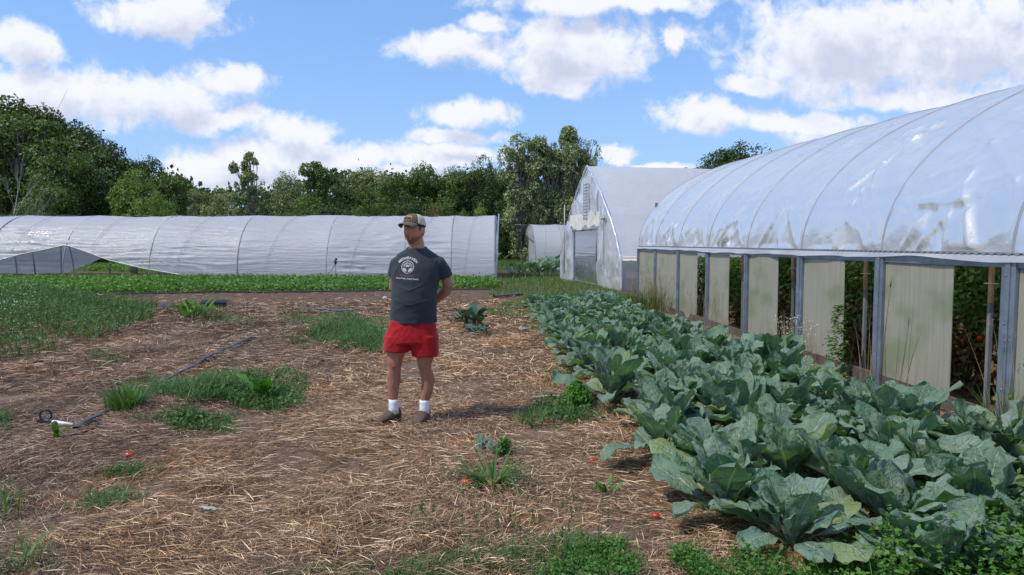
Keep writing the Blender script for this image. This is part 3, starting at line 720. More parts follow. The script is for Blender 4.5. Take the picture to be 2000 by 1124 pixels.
# ------------------------------------------------------------------ trees
M['bark'] = plain('bark', (0.13, 0.11, 0.09), 0.9, 0.35, 6, 0.6, bscale=30)
M['pale_bark'] = plain('pale_dead_wood', (0.34, 0.32, 0.29), 0.9, 0.2, 6, 0.4, bscale=30)
FOL = {
 'oak':    leafmat('oak_foliage', [(0, (0.030, 0.057, 0.015)), (0.5, (0.062, 0.109, 0.025)), (1, (0.122, 0.173, 0.041))], 0.22),
 'mid':    leafmat('maple_foliage', [(0, (0.049, 0.094, 0.018)), (0.5, (0.093, 0.160, 0.031)), (1, (0.166, 0.236, 0.052))], 0.25),
 'bright': leafmat('light_foliage', [(0, (0.084, 0.154, 0.025)), (0.5, (0.156, 0.254, 0.043)), (1, (0.255, 0.354, 0.076))], 0.28),
 'poplar': leafmat('poplar_foliage', [(0, (0.117, 0.167, 0.068)), (0.5, (0.217, 0.275, 0.110)), (1, (0.421, 0.445, 0.207))], 0.22, rough=0.4),
 'pale':   leafmat('pale_foliage', [(0, (0.156, 0.190, 0.069)), (0.5, (0.244, 0.281, 0.109)), (1, (0.354, 0.371, 0.170))], 0.25),
 'rust':   leafmat('rusty_foliage', [(0, (0.133, 0.064, 0.028)), (0.5, (0.188, 0.100, 0.043)), (1, (0.156, 0.154, 0.046))], 0.25),
}
def tree_mesh(kind, seed, nleaf, leaf=0.24):
    """unit tree 10 m tall, about 7 m wide: returns trunk mesh and crown mesh"""
    r = np.random.default_rng(seed); lobes = []
    if kind == 'round':
        for i in range(26):
            z = r.uniform(1.6, 8.6); rad = 3.0 * math.sin(math.pi * min(1, (z + 1.6) / 10.9)) ** 0.5; a = r.uniform(0, 6.28); q = rad * r.uniform(0.35, 0.95)
            lobes.append((q * math.cos(a), q * math.sin(a), z, r.uniform(0.9, 1.7)))
        lobes.append((0, 0, 8.8, 1.15)); lobes.append((0, 0, 5.5, 2.4)); lobes.append((0, 0, 3, 2.2))
    elif kind == 'spire':
        for i in range(30):
            z = r.uniform(0.8, 9.2); rad = 3.0 * (1 - z / 10.5) ** 0.55; a = r.uniform(0, 6.28); q = rad * r.uniform(0.3, 1)
            lobes.append((q * math.cos(a), q * math.sin(a), z, r.uniform(0.5, 1.2)))
        lobes.append((0, 0, 9.5, 0.45)); lobes.append((0, 0, 4, 2.0))
    elif kind == 'poplar':
        for i in range(64):
            z = r.uniform(0.5, 9.5); a = r.uniform(0, 6.28); st = r.integers(0, 4); cx, cy = [(-1.4, 0), (0.1, 0.4), (1.3, -0.2), (0.5, 0.9)][st]
            top = [8.2, 9.7, 9.2, 7.5][st]; z = min(z, top); sp = 1.0 * (1 - 0.4 * z / 10) * r.uniform(0.2, 1)
            lobes.append((cx * (0.6 + z / 16) + sp * math.cos(a), cy + sp * math.sin(a), z, r.uniform(0.45, 1.0)))
    elif kind == 'sparse':
        for i in range(46):
            z = r.uniform(2.6, 9.5); a = r.uniform(0, 6.28); q = r.uniform(0.1, 2.6) * math.sin(math.pi * min(1, (z - 0.6) / 9.6)) ** 0.7
            lobes.append((q * math.cos(a), q * math.sin(a), z, r.uniform(0.25, 0.62)))
    elif kind == 'bush':
        for i in range(18):
            z = r.uniform(0.6, 7.6); rad = 3.6 * math.sqrt(max(0.02, 1 - (z / 9.5) ** 2)); a = r.uniform(0, 6.28); q = rad * r.uniform(0.2, 0.9)
            lobes.append((q * math.cos(a), q * math.sin(a), z, r.uniform(0.9, 1.6)))
        lobes.append((0, 0, 8.6, 1.1)); lobes.append((0, 0, 3, 3.0))
    LB = np.array(lobes); w = LB[:, 3] ** 2.2; w /= w.sum()
    n = int(nleaf * 2.6); k = r.choice(len(LB), n, p=w); dr = rand_dirs(n, r=r)
    rad = LB[k, 3] * (0.55 + 0.5 * r.uniform(0, 1, n) ** 0.7) * (1 + 0.28 * vn(dr[:, 0] * 2.5 + k, dr[:, 1] * 2.5, dr[:, 2] * 2.5, seed=seed))
    c = LB[k, :3] + dr * rad[:, None] * np.array([1, 1, 0.85])
    keep = (vn(c[:, 0] * 1.5, c[:, 1] * 1.5, c[:, 2] * 1.7, seed=seed + 1) + 0.5 * vn(c[:, 0] * 4, c[:, 1] * 4, c[:, 2] * 4, seed=seed + 2) > (-0.14 if kind in ('round', 'bush', 'spire') else -0.10)) & (c[:, 2] > 0.1)
    c = c[keep][:nleaf]; dr = dr[keep][:nleaf]; n = len(c)
    nr = dr + r.normal(0, 0.7, (n, 3)) + np.array([0, 0, 0.35]); d = r.normal(0, 1, (n, 3)) + np.array([0, 0, -0.3])
    V, F = kites(c, nr, d, r.uniform(0.7, 1.35, n) * leaf, r.uniform(0.5, 0.95, n) * leaf)
    cm = npme('crown', V, F)
    b = MB(); top = LB[:, 2].max() * (0.93 if kind in ('sparse', 'poplar') else 0.8)
    bx = r.uniform(-0.35, 0.35); tr_ = [Vector((bx * math.sin(i / 2.5) + 0.05 * i * bx, 0.12 * math.sin(i * 1.3 + seed), top * i / 9)) for i in range(10)]
    r0 = 0.20 if kind == 'sparse' else 0.26
    b.tube(tr_, [r0 * (1 - i / 9.6) + 0.02 for i in range(10)], 7)
    for i in range(len(LB)):
        p = Vector(LB[i, :3]); h = max(0.8, p.z * 0.55 - 0.4 + r.uniform(-0.3, 0.4)); q = h / top * 9; q0 = min(8, int(q)); s = tr_[q0].lerp(tr_[q0 + 1], min(1, q - q0))
        mid = s.lerp(p, 0.5) + Vector((r.uniform(-.2, .2), r.uniform(-.2, .2), r.uniform(-0.1, 0.4)))
        b.tube([s, mid, p, p + (p - mid).normalized() * LB[i, 3] * 0.8], [r0 * 0.34, r0 * 0.22, r0 * 0.12, 0.008], 5)
        for _ in range(3):
            e = p + Vector(r.normal(0, 1, 3)) * LB[i, 3] * 0.7; b.tube([mid.lerp(p, r.uniform(0.2, 0.9)), e], [r0 * 0.1, 0.006], 4)
    return b.me('trunk'), cm
TM = {}
def tmesh(kind, seed, n, leaf):
    key = (kind, seed, n, leaf); n = int(n * 1.7); leaf = leaf * 0.80
    if key not in TM: TM[key] = tree_mesh(kind, seed, n, leaf)
    return TM[key]
def tree(u, vtop, dist, width_px, kind, fol, label, n=9000, leaf=0.26, seed=1, group=None, rz=None, base='tree', depth=1.0):
    p = AT(u, 474, dist); top = AT(u, vtop, dist).z; H = top / 0.985 if kind != 'bush' else top
    wid = width_px / 1350 * dist * {'round': 1.38, 'spire': 1.2, 'poplar': 1.25, 'sparse': 1.05, 'bush': 1.3}[kind]
    nomw = {'round': 7.2, 'spire': 6.4, 'poplar': 5.2, 'sparse': 5.2, 'bush': 7.8}[kind]; nomh = {'round': 9.9, 'spire': 9.9, 'poplar': 10.0, 'sparse': 9.9, 'bush': 9.6}[kind]
    tm, cm = tmesh(kind, seed, n, leaf)
    o = empty(base, (p.x, p.y, -0.05), rz if rz is not None else (u * 1.7) % 6.28 if kind not in ('poplar', 'sparse') else 0.2)
    o.scale = (wid / nomw, wid / nomw * depth, H / nomh); tag(o, label, 'bush' if base == 'bush' else 'tree', group)
    t = bpy.data.objects.new('trunk', tm); COL.objects.link(t); t.parent = o
    if not tm.materials: tm.materials.append(M['bark'])
    # the same crown mesh can serve several species: the material sits on the object
    c = bpy.data.objects.new('crown', cm); COL.objects.link(c); c.parent = o
    if not cm.materials: cm.materials.append(FOL[fol])
    c.material_slots[0].link = 'OBJECT'; c.material_slots[0].material = FOL[fol]
    return o
def bare_tree(u, vtop, dist, spread, label, seed, r0=0.16, lean=0.1, mat='pale_bark', base_v=None):
    r = random.Random(seed); p = AT(u, 474, dist); H = AT(u, vtop, dist).z
    root = empty('bare_tree', (p.x, p.y, -0.05)); tag(root, label, 'tree')
    trunk = MB(); tw = MB()
    def grow(b, s, d, L, rad, depth):
        pts = [s]; q = s; dd = d.copy()
        for i in range(5):
            dd = (dd + Vector((r.uniform(-.16, .16), r.uniform(-.16, .16), r.uniform(-.03, .10)))).normalized(); q = q + dd * L / 5; pts.append(q)
        b.tube(pts, [rad * (1 - 0.14 * i) for i in range(6)], 5 if depth else 7, cap=False)
        if depth >= 4: return
        for i in range(6 if depth == 0 else 4):
            k = r.randint(1, 5); nd = (dd + Vector((r.uniform(-1, 1), r.uniform(-1, 1), r.uniform(-0.1, 0.7))) * spread).normalized()
            grow(tw, pts[k], nd, L * r.uniform(0.42, 0.7), rad * (1 - 0.14 * k) * 0.5, depth + 1)
    grow(trunk, Vector((0, 0, 0)), Vector((lean, 0, 1)).normalized(), H * 0.78, r0, 0)
    zmax = max(v[2] for v in tw.v + trunk.v); k = H / zmax
    for b in (trunk, tw): b.v = [(v[0] * k, v[1] * k, v[2] * k) for v in b.v]
    trunk.build('trunk', M[mat], root, True); tw.build('branches', M[mat], root, True)
    return root

TREES = [
 # u, vtop, dist, width, kind, foliage, n, leaf, seed, label
 (28, 192, 62, 190, 'round', 'oak', 15000, 0.27, 1, 'tallest dark oak-like tree at the far left edge of the wood'),
 (98, 208, 64, 130, 'round', 'oak', 15000, 0.27, 2, 'dark broad tree just right of the tallest one at the far left'),
 (-60, 205, 60, 180, 'round', 'oak', 12000, 0.27, 1, 'dark tree cut by the left edge of the photo'),
 (165, 250, 63, 130, 'round', 'oak', 15000, 0.27, 3, 'dark tree on the falling shoulder of the left wood'),
 (225, 278, 61, 115, 'round', 'oak', 15000, 0.27, 1, 'dark round tree with near-black shade at the right end of the left wood'),
 (295, 304, 80, 62, 'round', 'oak', 9000, 0.27, 2, 'small dark crown peeping above the bright green trees'),
 (45, 228, 52, 120, 'poplar', 'mid', 12000, 0.26, 4, 'light green tree behind the bare pale branches at the far left'),
 (125, 268, 50, 110, 'round', 'mid', 12000, 0.24, 5, 'soft mid green tree in front of the dark wood'),
 (190, 330, 52, 90, 'round', 'oak', 9000, 0.26, 6, 'low dark tree in front of the dark wood near its right end'),
 (100, 352, 47, 120, 'bush', 'mid', 9000, 0.25, 7, 'low leafy tree under the left wood just above the tunnel'),
 (270, 328, 50, 92, 'round', 'bright', 12000, 0.24, 5, 'bright yellow-green tree at the right end of the left wood'),
 (335, 336, 54, 82, 'round', 'mid', 12000, 0.24, 6, 'green rounded tree beside the bright yellow-green one'),
 (306, 372, 47, 86, 'bush', 'bright', 9000, 0.22, 7, 'low bright green tree in front of the yellow-green pair'),
 (384, 372, 75, 44, 'poplar', 'pale', 8000, 0.26, 4, 'pale grey-green slim tree in the gap of the tree line'),
 (436, 366, 72, 86, 'bush', 'pale', 9000, 0.24, 7, 'pale green bushy tree left of the sparse tree'),
 (492, 296, 58, 84, 'sparse', 'poplar', 4200, 0.26, 8, 'sparse tall tree with see-through crown on thin stems'),
 (512, 365, 66, 60, 'bush', 'mid', 8000, 0.24, 9, 'short green tree right behind the sparse tree'),
 (556, 336, 66, 70, 'round', 'poplar', 8000, 0.25, 3, 'greyish green tree between the sparse tree and the spiky one'),
 (623, 320, 60, 106, 'spire', 'mid', 14000, 0.25, 10, 'spiky green tree with many pointed tops in the far tree line'),
 (690, 345, 62, 90, 'round', 'mid', 12000, 0.25, 5, 'rounded green tree just right of the spiky one'),
 (725, 328, 74, 90, 'round', 'pale', 12000, 0.25, 6, 'paler round tree in the middle of the far tree line'),
 (775, 336, 68, 74, 'round', 'mid', 12000, 0.25, 2, 'green round tree left of the capped man, in the far tree line'),
 (828, 322, 70, 92, 'round', 'mid', 12000, 0.25, 3, 'broad green tree right above the cap of the man'),
 (884, 326, 70, 88, 'round', 'mid', 12000, 0.25, 1, 'broad green tree right of the cap of the man'),
 (945, 300, 82, 60, 'round', 'oak', 8000, 0.28, 5, 'knobbly dark crown standing above the far tree line'),
 (930, 326, 70, 80, 'round', 'oak', 12000, 0.25, 2, 'dark green tree in front of the knobbly crown'),
 (982, 332, 72, 74, 'round', 'mid', 12000, 0.25, 6, 'green tree just left of the tall poplars'),
 (790, 372, 58, 90, 'bush', 'oak', 9000, 0.24, 9, 'dark low tree left of the head of the man'),
 (870, 384, 57, 96, 'bush', 'mid', 9000, 0.24, 7, 'low green tree just right of the head of the man'),
 (1020, 268, 57, 74, 'poplar', 'poplar', 9000, 0.25, 4, 'left poplar of the tall grey-green group'),
 (1076, 246, 58, 84, 'poplar', 'poplar', 15000, 0.25, 11, 'tallest grey-green poplar of the group'),
 (1134, 264, 58, 62, 'poplar', 'poplar', 10000, 0.25, 12, 'right poplar of the group, behind the pointed gable'),
 (1090, 330, 64, 120, 'bush', 'poplar', 14000, 0.24, 9, 'broad low poplar growth under the tall ones'),
 (1395, 300, 46, 110, 'round', 'oak', 9000, 0.22, 3, 'tree whose low crown shows over the ridge of the peaked greenhouse'),
 (1452, 272, 46, 100, 'poplar', 'oak', 9000, 0.22, 12, 'tree whose top shows where the two greenhouse roofs meet'),
 (660, 392, 52, 90, 'bush', 'oak', 8000, 0.24, 7, 'dark low tree just over the tunnel below the spiky tree'),
 (590, 388, 52, 84, 'bush', 'mid', 8000, 0.24, 9, 'green low tree just over the tunnel left of the spiky tree'),
 (725, 384, 54, 80, 'bush', 'mid', 8000, 0.24, 7, 'green low tree over the tunnel left of the dark low one'),
 (1000, 400, 62, 80, 'bush', 'oak', 9000, 0.24, 9, 'very dark bush at the foot of the poplars beside the tunnel end'),
 (995, 372, 62, 70, 'bush', 'oak', 9000, 0.26, 7, 'dark growth behind the right end of the long tunnel'),
]
for (u, vt, di, wp, kd, fo, n, lf, sd, lb) in TREES:
    tree(u, vt, di, wp, kd, fo, lb, n, lf, sd, group='trees beyond the tunnels')
for (u, vt, di, wp, fo, sd, lb) in [(940, 392, 46, 56, 'bright', 7, 'bright green bush above the right end of the long tunnel'), (905, 405, 46, 44, 'mid', 9, 'small green bush beside the bright one above the tunnel'),
        (848, 398, 50, 56, 'rust', 7, 'reddish brown bush just right of the head of the man'), (60, 392, 44, 80, 'mid', 9, 'low bush above the tunnel at the far left'),
        (1085, 415, 66, 60, 'mid', 7, 'low bush between the small tunnel and the poplars'), (540, 405, 47, 60, 'mid', 7, 'small bush above the tunnel right of the sparse tree'),
        (455, 398, 50, 70, 'poplar', 9, 'greyish bush beside the red shed'), (378, 398, 50, 56, 'poplar', 9, 'greyish low bush in the gap of the tree line'), (8, 415, 46, 60, 'oak', 7, 'dark bush at the left edge above the tunnel')]:
    tree(u, vt, di, wp, 'bush', fo, lb, 5200, 0.24, sd, group='bushes beyond the tunnels', base='bush')
bare_tree(8, 232, 44, 0.75, 'pale bare tree with no leaves at the far left edge', 5, 0.13, 0.06)
bare_tree(52, 330, 43, 0.9, 'low bare tree with tangled grey branches beside the taller bare one', 8, 0.09, 0.2)
bare_tree(100, 365, 45, 0.6, 'thin pale bare trunk in front of the left wood', 12, 0.07, -0.02)
bare_tree(1112, 256, 60, 0.5, 'bare reddish branches rising between the poplars', 15, 0.14, 0.02, 'bark')
bare_tree(676, 306, 66, 0.35, 'thin dead stem leaning out above the far tree line', 21, 0.05, 0.28, 'bark')
def far_wood():
    """the wood behind the first row of trees, one mass nobody could count"""
    r = np.random.default_rng(5); n = 70000; us = r.uniform(-500, 2400, n)
    top = 372 + 16 * vn(us / 70, 0, seed=2) + 9 * vn(us / 25, 0, seed=4) - 55 * np.exp(-((us - 60) / 170) ** 2) - 20 * np.exp(-((us - 800) / 250) ** 2)
    di = r.uniform(88, 110, n); k = r.uniform(0, 1, n) ** 0.55
    a = np.arctan((us - 1000) / FPX) + YAW; H = (474 - top) / FPX * di + CH
    c = np.stack([np.sin(a) * di, np.cos(a) * di, H * k * (1 + 0.05 * r.normal(0, 1, n))], -1)
    keep = vn(c[:, 0] * 0.5, c[:, 1] * 0.5, c[:, 2] * 0.6, seed=7) > -0.35; c = c[keep]; n = len(c)
    V, F = kites(c, rand_dirs(n, -0.2, r), rand_dirs(n, r=r), r.uniform(0.35, 0.8, n), r.uniform(0.3, 0.6, n))
    o = link('far_wood', npme('far_wood', V, F), FOL['oak']); tag(o, 'far dark wood closing the view behind the nearer trees', 'woodland', kind='stuff')
far_wood()

# ------------------------------------------------------------------ straw mulch
def mat_straw():
    m, N, out = mat_new('straw'); ge = N.new('ShaderNodeNewGeometry'); rp = ge.outputs['Random Per Island']; tc = N.new('ShaderNodeTexCoord').outputs['Object']
    c = N.ramp(rp, [(0, (0.075, 0.045, 0.030)), (0.30, (0.172, 0.102, 0.064)), (0.62, (0.338, 0.211, 0.134)), (0.86, (0.539, 0.369, 0.235)), (1, (1.119, 0.903, 0.660))])
    # fresher golden heaps and greyer, wetter areas
    c = N.mix(N.mr(N.noise(tc, 0.75, 4, 0.6), 0.50, 0.66, 0, 0.55), c, N.vm('MULTIPLY', c, (1.55, 1.32, 0.92)))
    c = N.mix(N.mr(N.noise(N.vm('ADD', tc, (17, 5, 0)), 0.9, 4, 0.6), 0.50, 0.68, 0, 0.6), c, N.vm('MULTIPLY', c, (0.55, 0.52, 0.53)))
    sx = N.new('ShaderNodeSeparateXYZ'); N.l.new(N.vm('ADD', tc, N.vm('SCALE', N.noise(tc, 0.9, 3, out=1), scale=1.6)), sx.inputs[0])
    c = N.mix(N.m('MULTIPLY', N.mr(sx.outputs[0], -1.6, -0.4), 0.5), N.vm('MULTIPLY', c, (0.78, 0.75, 0.74)), N.vm('MULTIPLY', c, (1.35, 1.28, 1.10)))
    p = pr(N, c, 0.7, spec=0.25); N.l.new(p.outputs[0], out.inputs[0]); return m
M['straw'] = mat_straw()
def straw():
    r = rng
    def region(n, x0, x1, y0, y1, lw, ll):
        x = r.uniform(x0, x1, n); y = r.uniform(y0, y1, n)
        d = vn(x * 1.6, y * 1.6, seed=61) + 0.5 * vn(x * 5, y * 5, seed=62); keep = d > r.uniform(-1.3, 0.10, n)
        x, y = x[keep], y[keep]; n = len(x)
        field = vn(x * 0.7, y * 0.7, seed=63) * 2.4; hd = field + r.normal(0, 0.75, n) + (r.random(n) < 0.5) * math.pi
        L = r.uniform(*ll, n); z = gz(x, y) + r.uniform(0.002, 0.035, n) + 0.02 * np.maximum(vn(x * 3, y * 3, seed=64), 0)
        V, F = blades(np.stack([x, y, z], -1), hd, L, r.uniform(*lw, n), r.normal(0.10, 0.16, n), r.normal(-0.08, 0.16, n), 2, r.uniform(-0.9, 0.9, n))
        return V, F
    parts = [region(270000, -4.4, 3.0, 2.2, 7.5, (0.0022, 0.0048), (0.03, 0.15)),
             region(90000, -8.0, 2.2, 7.5, 12.0, (0.005, 0.009), (0.07, 0.22)),
             region(60000, -9.5, 2.0, 12.0, 16.6, (0.007, 0.013), (0.12, 0.30)),
             region(16000, -14, 1.6, 15.4, 18.2, (0.010, 0.018), (0.15, 0.32)),
             region(1800, -16, 1.6, 17.5, 21.5, (0.010, 0.020), (0.10, 0.28)),
             region(30000, 1.2, 4.6, 2.4, 9.0, (0.003, 0.006), (0.05, 0.20))]
    # loose heaps
    for (u, v, ru, rv, n) in ((700, 985, 95, 55, 4200), (840, 1045, 60, 32, 1500), (420, 955, 60, 22, 1400), (1210, 868, 120, 22, 1500), (935, 805, 40, 10, 600), (640, 1075, 70, 20, 900), (560, 600, 90, 8, 500), (700, 600, 120, 8, 600)):
        q = blobpts(u, v, ru, rv, n); z = gz(q[:, 0], q[:, 1]) + r.uniform(0.01, 0.07, n)
        parts.append(blades(np.column_stack([q, z]), r.uniform(0, 6.28, n), r.uniform(0.06, 0.19, n), r.uniform(0.0025, 0.0045, n), r.normal(0.12, 0.2, n), r.normal(-0.15, 0.2, n), 2, r.uniform(-0.9, 0.9, n)))
    V, F = merge(parts); o = link('straw_mulch', npme('straw_mulch', V, F), M['straw'], smooth=False)
    tag(o, 'old brown straw mulch strewn thickly over the path and beds', 'straw', kind='stuff')
straw()

# ------------------------------------------------------------------ grass, weeds and low crops
M['grass'] = leafmat('grass_blade', [(0, (0.040, 0.094, 0.018)), (0.5, (0.073, 0.156, 0.030)), (0.85, (0.106, 0.206, 0.044)), (1, (0.250, 0.250, 0.100))], 0.3)
M['grass_blue'] = leafmat('coarse_grass_blade', [(0, (0.038, 0.088, 0.022)), (0.5, (0.070, 0.150, 0.036)), (0.95, (0.095, 0.185, 0.045)), (1, (0.20, 0.20, 0.09))], 0.25)
M['weed'] = leafmat('weed_leaf', [(0, (0.044, 0.119, 0.019)), (0.5, (0.075, 0.188, 0.030)), (1, (0.138, 0.269, 0.050))], 0.3)
M['greens'] = leafmat('salad_leaf', [(0, (0.060, 0.140, 0.020)), (0.5, (0.100, 0.210, 0.034)), (1, (0.160, 0.290, 0.060))], 0.3)
M['dry'] = leafmat('dry_stalk', [(0, (0.16, 0.11, 0.06)), (0.6, (0.28, 0.21, 0.13)), (1, (0.42, 0.34, 0.24))], 0.2)
M['petal'] = leafmat('pale_petal', [(0, (0.62, 0.62, 0.52)), (1, (0.80, 0.78, 0.66))], 0.2)
M['vine'] = leafmat('tomato_leaf', [(0, (0.057, 0.129, 0.034)), (0.5, (0.115, 0.245, 0.057)), (0.9, (0.201, 0.344, 0.086)), (1, (0.344, 0.259, 0.086))], 0.3)
M['vine_dry'] = leafmat('withered_leaf', [(0, (0.115, 0.074, 0.040)), (0.6, (0.245, 0.158, 0.086)), (1, (0.173, 0.201, 0.073))], 0.2)

def tuft_arrays(xy, L, W, upr=1.25, droop=0.2, segs=3):
    n = len(xy); z = gz(xy[:, 0], xy[:, 1]) - 0.01; r = rng
    return blades(np.column_stack([xy, z]), r.uniform(0, 6.28, n), r.uniform(0.55, 1.15, n) * L, r.uniform(0.7, 1.2, n) * W, r.normal(upr, 0.22, n), r.normal(droop, 0.45, n), segs)
def leafy_arrays(xy, H, leaf, per=5, up=0.5):
    """low broad-leaved ground plants: leaves spread through a layer of height H"""
    n = len(xy) * per; r = rng; q = np.repeat(xy, per, 0) + r.normal(0, leaf * 0.9, (n, 2)); hh = np.repeat(H * r.uniform(0.6, 1.1, len(xy)), per)
    c = np.column_stack([q, gz(q[:, 0], q[:, 1]) + hh * r.uniform(0.15, 1, n)]); nr = r.normal(0, 0.55, (n, 3)) + np.array([0, 0, 1.0])
    return kites(c, nr, r.normal(0, 1, (n, 3)) * np.array([1, 1, 0.4]), r.uniform(0.6, 1.2, n) * leaf, r.uniform(0.45, 0.75, n) * leaf)
def stuff(name, parts, mat, label, cat):
    V, F = merge(parts); o = link(name, npme(name, V, F), mat, smooth=False); tag(o, label, cat, kind='stuff'); return o

def gpoly(pix): return [tuple(G(u, v))[:2] for u, v in pix]
# grass area between the tunnel end and the bed, and round the gable
gp = np.concatenate([in_poly(gpoly([(935, 622), (975, 600), (1050, 575), (1250, 585), (1060, 606), (1025, 625)]), 9000), in_poly(gpoly([(955, 578), (965, 545), (1030, 540), (1130, 545), (1250, 585), (1050, 578)]), 12000)])
gp2 = in_poly(gpoly([(968, 500), (1020, 495), (1115, 520), (1110, 545), (975, 548)]), 7000)
gp3 = blobpts(1045, 628, 45, 20, 1600)
stuff('grass', [tuft_arrays(gp, 0.17, 0.016, 1.1, 0.1, 2), tuft_arrays(gp2, 0.28, 0.03, 1.2, 0.4, 2), tuft_arrays(gp3, 0.12, 0.009, 1.1, 0.1, 2)], M['grass'], 'green grass between the tunnel end, the doorway and the cauliflower bed', 'grass')
# weedy patches on the mulch
pl = [(675, 645, 95, 28, 2800, 0.26, 0.010), (720, 672, 60, 18, 1200, 0.20, 0.009), (590, 668, 40, 18, 320, 0.15, 0.008), (450, 628, 60, 18, 500, 0.2, 0.010), (385, 612, 45, 14, 500, 0.30, 0.012), (430, 770, 120, 30, 2600, 0.22, 0.009),
      (540, 780, 50, 22, 700, 0.17, 0.008), (380, 830, 75, 20, 1100, 0.13, 0.008), (247, 790, 24, 18, 700, 0.24, 0.009), (250, 918, 60, 12, 380, 0.10, 0.007), (205, 975, 60, 26, 420, 0.11, 0.007), (5, 825, 28, 25, 120, 0.14, 0.008),
      (330, 755, 60, 16, 500, 0.12, 0.008), (10, 975, 20, 25, 30, 0.2, 0.006), (40, 1105, 60, 30, 120, 0.10, 0.006), (205, 700, 36, 14, 160, 0.15, 0.008), (440, 745, 60, 16, 350, 0.12, 0.007), (1010, 692, 45, 5, 300, 0.06, 0.006), (1095, 695, 30, 4, 160, 0.05, 0.006),
      (1120, 800, 60, 26, 520, 0.17, 0.006), (1045, 815, 45, 16, 130, 0.18, 0.007), (1100, 742, 40, 20, 200, 0.2, 0.006), (1045, 745, 12, 6, 60, 0.05, 0.006), (560, 612, 40, 8, 200, 0.15, 0.01), (970, 690, 30, 6, 100, 0.06, .006)]
parts = []
for (u, v, ru, rv, n, L, W) in pl: parts.append(tuft_arrays(blobpts(u, v, ru, rv, int(n * 1.9)), L, W * 1.1, 1.1, 0.0))
for (u, v, ru, rv, n) in ((440, 775, 110, 22, 260), (520, 785, 60, 16, 150), (380, 832, 60, 14, 120), (680, 650, 70, 20, 120), (1110, 805, 60, 22, 120)): parts.append(leafy_arrays(blobpts(u, v, ru, rv, n), 0.11, 0.045, 4))
stuff('weedy_grass', parts, M['grass_blue'], 'patches of coarse grass growing through the straw mulch', 'grass')
# tall weeds on the left
wl = in_poly(gpoly([(-200, 572), (60, 570), (180, 590), (310, 603), (300, 626), (215, 658), (120, 690), (0, 706), (-200, 720)]), 15000)
wl2 = in_poly(gpoly([(-200, 560), (60, 560), (300, 600), (300, 620), (-200, 660)]), 4200)
sel = wl[:1700]
wl = wl[vn(wl[:, 0] * 1.3, wl[:, 1] * 1.3, seed=73) + 0.4 * vn(wl[:, 0] * 4, wl[:, 1] * 4, seed=74) > rng.uniform(-0.9, 0.05, len(wl))]
hl = 0.33 + 0.18 * vn(wl[:, 0] * 1.1, wl[:, 1] * 1.1, seed=71) + 0.10 * vn(wl[:, 0] * 4, wl[:, 1] * 4, seed=72)
stuff('tall_weeds', [tuft_arrays(wl, hl, 0.012, 1.35, 0.6), leafy_arrays(wl[:5200], 0.42, 0.05, 4)], M['grass_blue'], 'dense tall weeds and grass on the left side of the field', 'weeds')
fl = wl[rng.random(len(wl)) < 0.13]; fl = fl[fl[:, 0] < -0.60 * fl[:, 1]]; nfl = len(fl)
cz = np.column_stack([fl, gz(fl[:, 0], fl[:, 1]) + rng.uniform(0.30, 0.52, nfl)])
stuff('weed_flowers', [kites(cz, rand_dirs(nfl, 0.2), rand_dirs(nfl), np.full(nfl, 0.022), np.full(nfl, 0.020))], M['petal'], 'tiny white flowers scattered over the tall weeds on the left', 'flowers')
# the low green crop in front of the long tunnel
cp = in_poly(gpoly([(-500, 580), (-500, 547), (200, 547), (540, 548), (960, 549), (975, 566), (640, 571), (0, 577)]), 15000)
stuff('greens', [leafy_arrays(cp, 0.26, 0.12, 4)], M['greens'], 'low bright green leafy crop in a long band before the tunnel', 'crop')
cp = in_poly(gpoly([(160, 530), (180, 512), (330, 512), (400, 530), (380, 536)]), 3000)
stuff('tunnel_crop', [leafy_arrays(cp, 0.22, 0.16, 3)], M['greens'], 'green crop seen beyond the lifted skirt of the long tunnel', 'crop')
# yellowish dry grass strip and the rough field far off
dp = in_poly(gpoly([(440, 588), (960, 586), (1000, 596), (900, 612), (440, 612)]), 5200)
stuff('dry_grass', [tuft_arrays(dp, 0.12, 0.012, 0.7, 0.0, 2)], M['dry'], 'yellowish dry grass strip in front of the bare soil', 'grass')
fp = in_poly(gpoly([(930, 500), (940, 484), (1060, 484), (1060, 500)]), 9000)
stuff('rough_field', [blades(np.column_stack([fp, fp[:, 0] * 0]), rng.uniform(0, 6.28, len(fp)), rng.uniform(0.4, 1.1, len(fp)), rng.uniform(0.03, 0.06, len(fp)), rng.normal(1.35, 0.1, len(fp)), rng.normal(0.8, 0.3, len(fp)), 2)], M['dry'], 'tall dry grass in the field behind the end of the long tunnel', 'grass')
def thin(q, k=0.0): return q[vn(q[:, 0] * 4.5, q[:, 1] * 4.5, seed=75) + 0.4 * vn(q[:, 0] * 13, q[:, 1] * 13, seed=76) > k]
# lower edge of the picture: grass and leafy weeds
be = in_poly(gpoly([(700, 1150), (790, 1108), (900, 1085), (1010, 1068), (1120, 1050), (1200, 1060), (1330, 1085), (1380, 1150)]), 4200)
be2 = in_poly(gpoly([(420, 1160), (620, 1118), (720, 1105), (720, 1160)]), 300)
stuff('edge_grass', [tuft_arrays(thin(be, -0.5), 0.14, 0.006, 0.95, 0.0), tuft_arrays(be2, 0.10, 0.006, 0.9, 0.0)], M['grass_blue'], 'coarse grass along the near edge of the straw', 'grass')
lw_ = in_poly(gpoly([(1050, 1150), (1100, 1090), (1230, 1075), (1350, 1100), (1420, 1160)]), 2100)
lw2 = in_poly(gpoly([(1400, 1180), (1430, 1100), (1560, 1100), (1720, 1090), (1800, 1050), (2050, 1030), (2150, 1200)]), 2600)
lw3 = in_poly(gpoly([(1700, 1200), (1740, 1050), (2050, 1010), (2150, 1200)]), 1500)
lw_, lw2 = thin(lw_, -0.4), thin(lw2, -0.25)
